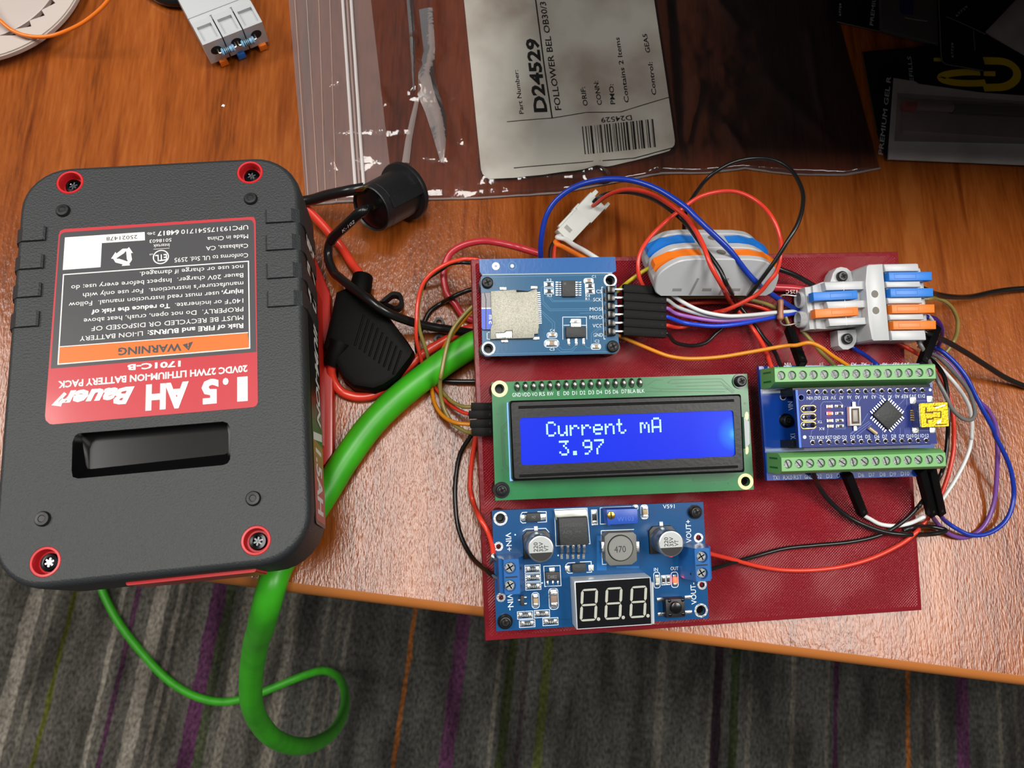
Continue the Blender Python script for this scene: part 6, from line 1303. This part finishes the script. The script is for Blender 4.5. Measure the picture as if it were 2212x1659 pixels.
mb.strip([q4_(*a, 3.1) for a in ((1486, 0), (1508, 480), (1520, 525), (1550, 548), (1700, 572), (1865, 602))], .22, 3.12, M_CE); mb.strip([q4_(*a, 3.1) for a in ((1548, 140), (1700, 205), (1885, 292))], .3, 3.13, M_CE); mb.strip([q4_(*a, 3.1) for a in ((1782, 258), (1795, 430))], .2, 3.13, M_CE)
mb.text('67729', q4_(1612, 492, 3.1), q4_(1612, 365, 3.1), .9, M_PT, 3.14); mb.text('67729', q4_(1640, 145, 3.1), q4_(1735, 60, 3.1), .9, M_PT, 3.14); mb.build('card', pk3)
pg = MB(); pg.prism([q4_(a, b_, 1.0) for a, b_ in ((1885, 268), (2160, -20), (2500, -20), (2500, 640), (2212, 562))], .1, 1.0, mat('paper_grey', 'b4aca8', .45, var=(50, '968e88')), .2); pg.solo('paper_sheet', 'grey sheet showing at the far right behind the black cards', 'paper', WORLD, tuple(q4_(2200, 200, 0)))

# ------------------------------------------------------------------ top left: spool, orange wire, upturned connector
SC = P(-62, -72, 6); RO = (P(133, 44, 6) - SC).length
M_SP = mat('spool_white', 'd8ccc4', .35, trans=.25); M_SP2 = mat('spool_core', 'b8aca6', .4)
spn = thing('wire_spool', 'translucent white plastic spool cut off by the top left corner', 'spool', WORLD, (SC.x, SC.y, 0))
mb = MB(); teeth = []; nt_ = 34
ri = RO * .79
for i in range(nt_):
    a = 6.28318 * i / nt_; b_ = 6.28318 * (i + .82) / nt_
    teeth += [(SC.x + ri * math.cos(a), SC.y + ri * math.sin(a)), (SC.x + ri * 1.075 * math.cos(b_), SC.y + ri * 1.075 * math.sin(b_))]
mb.holed(circ(SC.x, SC.y, RO, 96), [teeth], 4.4, 6, M_SP); mb.lathe([(RO - .5, 5.9), (RO - .5, 6.5), (RO - 1.1, 6.5), (RO - 1.1, 5.9)], M_SP, SC.x, SC.y, 96, (False, False)); mb.build('flange', spn)
mb = MB(); mb.lathe([(ri * .985, 4.0), (ri * .985, 5.6), (ri * .97, 5.8)], M_SP2, SC.x, SC.y, 96); mb.lathe([(ri * .7, 0), (ri * .7, 4)], M_SP2, SC.x, SC.y, 48); mb.lathe([(RO * .9, 0), (RO * .9, 1.2)], M_SP2, SC.x, SC.y, 72); mb.build('core', spn)
wire('hookup_wire', 'loose orange wire lying across the white spool', 'orangewire', 1.35, T(A1, [(-160, -40, 10), (-60, 90, 9), (0, 150, 8.5), (90, 222, 8), (200, 262, 8), (330, 268, 8.5), (450, 240, 10), (600, 170, 14), (730, 70, 18), (810, -20, 21), (860, -90, 23)]))
oc = [P(*D6(*q), 13) for q in ((520, 905), (1730, 430))]
ux = (oc[1] - oc[0]); UW = ux.length; OC = axes((oc[0] + oc[1]) / 2 - V((0, 0, 13)), ux, (0, 0, 1))
uq = lambda x, y, z_: OC.l(P(*D6(x, y), z_))
up = thing('lever_connector', 'light grey three-lane connector lying upside down with two blue resistors fitted', 'wire connector', OC, (0, 0, 0))
mb = MB(); lw = UW / 3
for k in range(3):
    xc = -UW / 2 + lw * (k + .5); x0, x1 = xc - lw / 2 + .22, xc + lw / 2 - .22; y1 = 9.8
    win_ = [(x0 + 1.0, 1.0), (x1 - 1.0, 1.0), (x1 - 1.0, 7.4), (x0 + 1.0, 7.4)]
    mb.holed([(x0, 0), (x1, 0), (x1, y1), (x0, y1)], [win_], None, 13, M_WG)
    mb.rings([[(a, b_, z_) for a, b_ in win_] for z_ in (11.7, 13)], M_WG, True, False)
    mb.rings([[(a, b_, z_) for a, b_ in ((x0, 0), (x1, 0), (x1, y1), (x0, y1))] for z_ in (2.6, 13)], M_WG, True, False)
mb.box(0, 18, 2.6, 12.0, UW - .3, 17, M_WG, 0, .3); mb.box(0, 13, 3, 12.3, UW - .2, .8, M_WG)
for k in (1, 2): mb.box(-UW / 2 + lw * k, 9.4 + .2, 9, 12.6, .8, 2.0, mat('connector_shade', '77777a', .5))
mb.build('housing', up)
for k in range(3):
    xc = -UW / 2 + lw * (k + .5); mb = MB(); mb.T = Matrix.Translation((xc + .1, -.03, 8.3)) @ Matrix.Rotation(math.pi / 2, 4, 'X'); mb.lathe([(2.0, -.02), (2.0, .02)], MATS['dark_hole'], 0, 0, 24); mb.build('wire_hole', up)
    mb = MB(); mb.box(xc + (.8 if k != 1 else 0), 2.6, .4, 3.0, 2.9, 7.4, M_LO if k != 1 else M_LB, 0, .2); mb.build('lever', up)
M_RB = mat('resistor_blue', '7db4d8', .35); BAND = [mat('band_black', '141414', .5), mat('band_brown', '4a2418', .5), mat('band_red', '8a2030', .5)]
for k, lab_ in ((0, 'left of the two blue resistors in the upturned grey connector'), (1, 'right of the two blue resistors in the upturned grey connector')):
    xa, xb = -UW / 2 + lw * (k + .5), -UW / 2 + lw * (k + 1.5); o3 = (xa + lw / 2, -1.6, 8.3)
    r_ = thing('resistor', lab_, 'resistor', OC, o3); mid = (xa + xb) / 2
    sh2 = lambda x: (x, -1.7, 8.3)
    mb = MB(); mb.tube([sh2(mid + q) for q in (-2.6, -2.4, -2.0, -1.3, 1.3, 2.0, 2.4, 2.6)], [.5, 1.15, 1.4, 1.1, 1.1, 1.4, 1.15, .5], M_RB, 16); mb.build('body', r_)
    for i, q in enumerate((-1.5, -.8, -.2, .4, 1.7)): m2 = MB(); m2.tube([sh2(mid + q - .16), sh2(mid + q + .16)], 1.28 if abs(q) > 1.4 else 1.16, BAND[2 if (i == 4) else 0], 16); m2.build('colour_band', r_)
    for s_, x_ in ((-1, xa + .5), (1, xb - .6)):
        m2 = MB(); m2.tube(smooth([sh2(mid + s_ * 2.5), sh2(mid + s_ * 3.1), (x_, -1.2, 8.4), (x_, .2, 8.4), (x_, 1.5, 8.4)], 5), .33, M_LEG, 8); m2.build('leg', r_)
wire('thick_wire', 'black cord showing at the top edge left of the upturned connector', 'black', 5, T(lambda a, b_: (a, b_), [(300, -40, 2.6), (345, -8, 2.6), (378, 0, 2.6), (420, -4, 2.6), (470, -30, 2.6), (500, -60, 2.6)]))
sc2 = MB(); p = P(482, 229); sc2.prism([p + V((-.6, -.3, 0)), p + V((.5, -.5, 0)), p + V((.7, .3, 0)), p + V((-.1, .6, 0))], .02, .35, WHT, .1); sc2.solo('paper_scrap', 'tiny white scrap on the bare wood above the battery', 'scrap', WORLD, (p.x, p.y, 0))
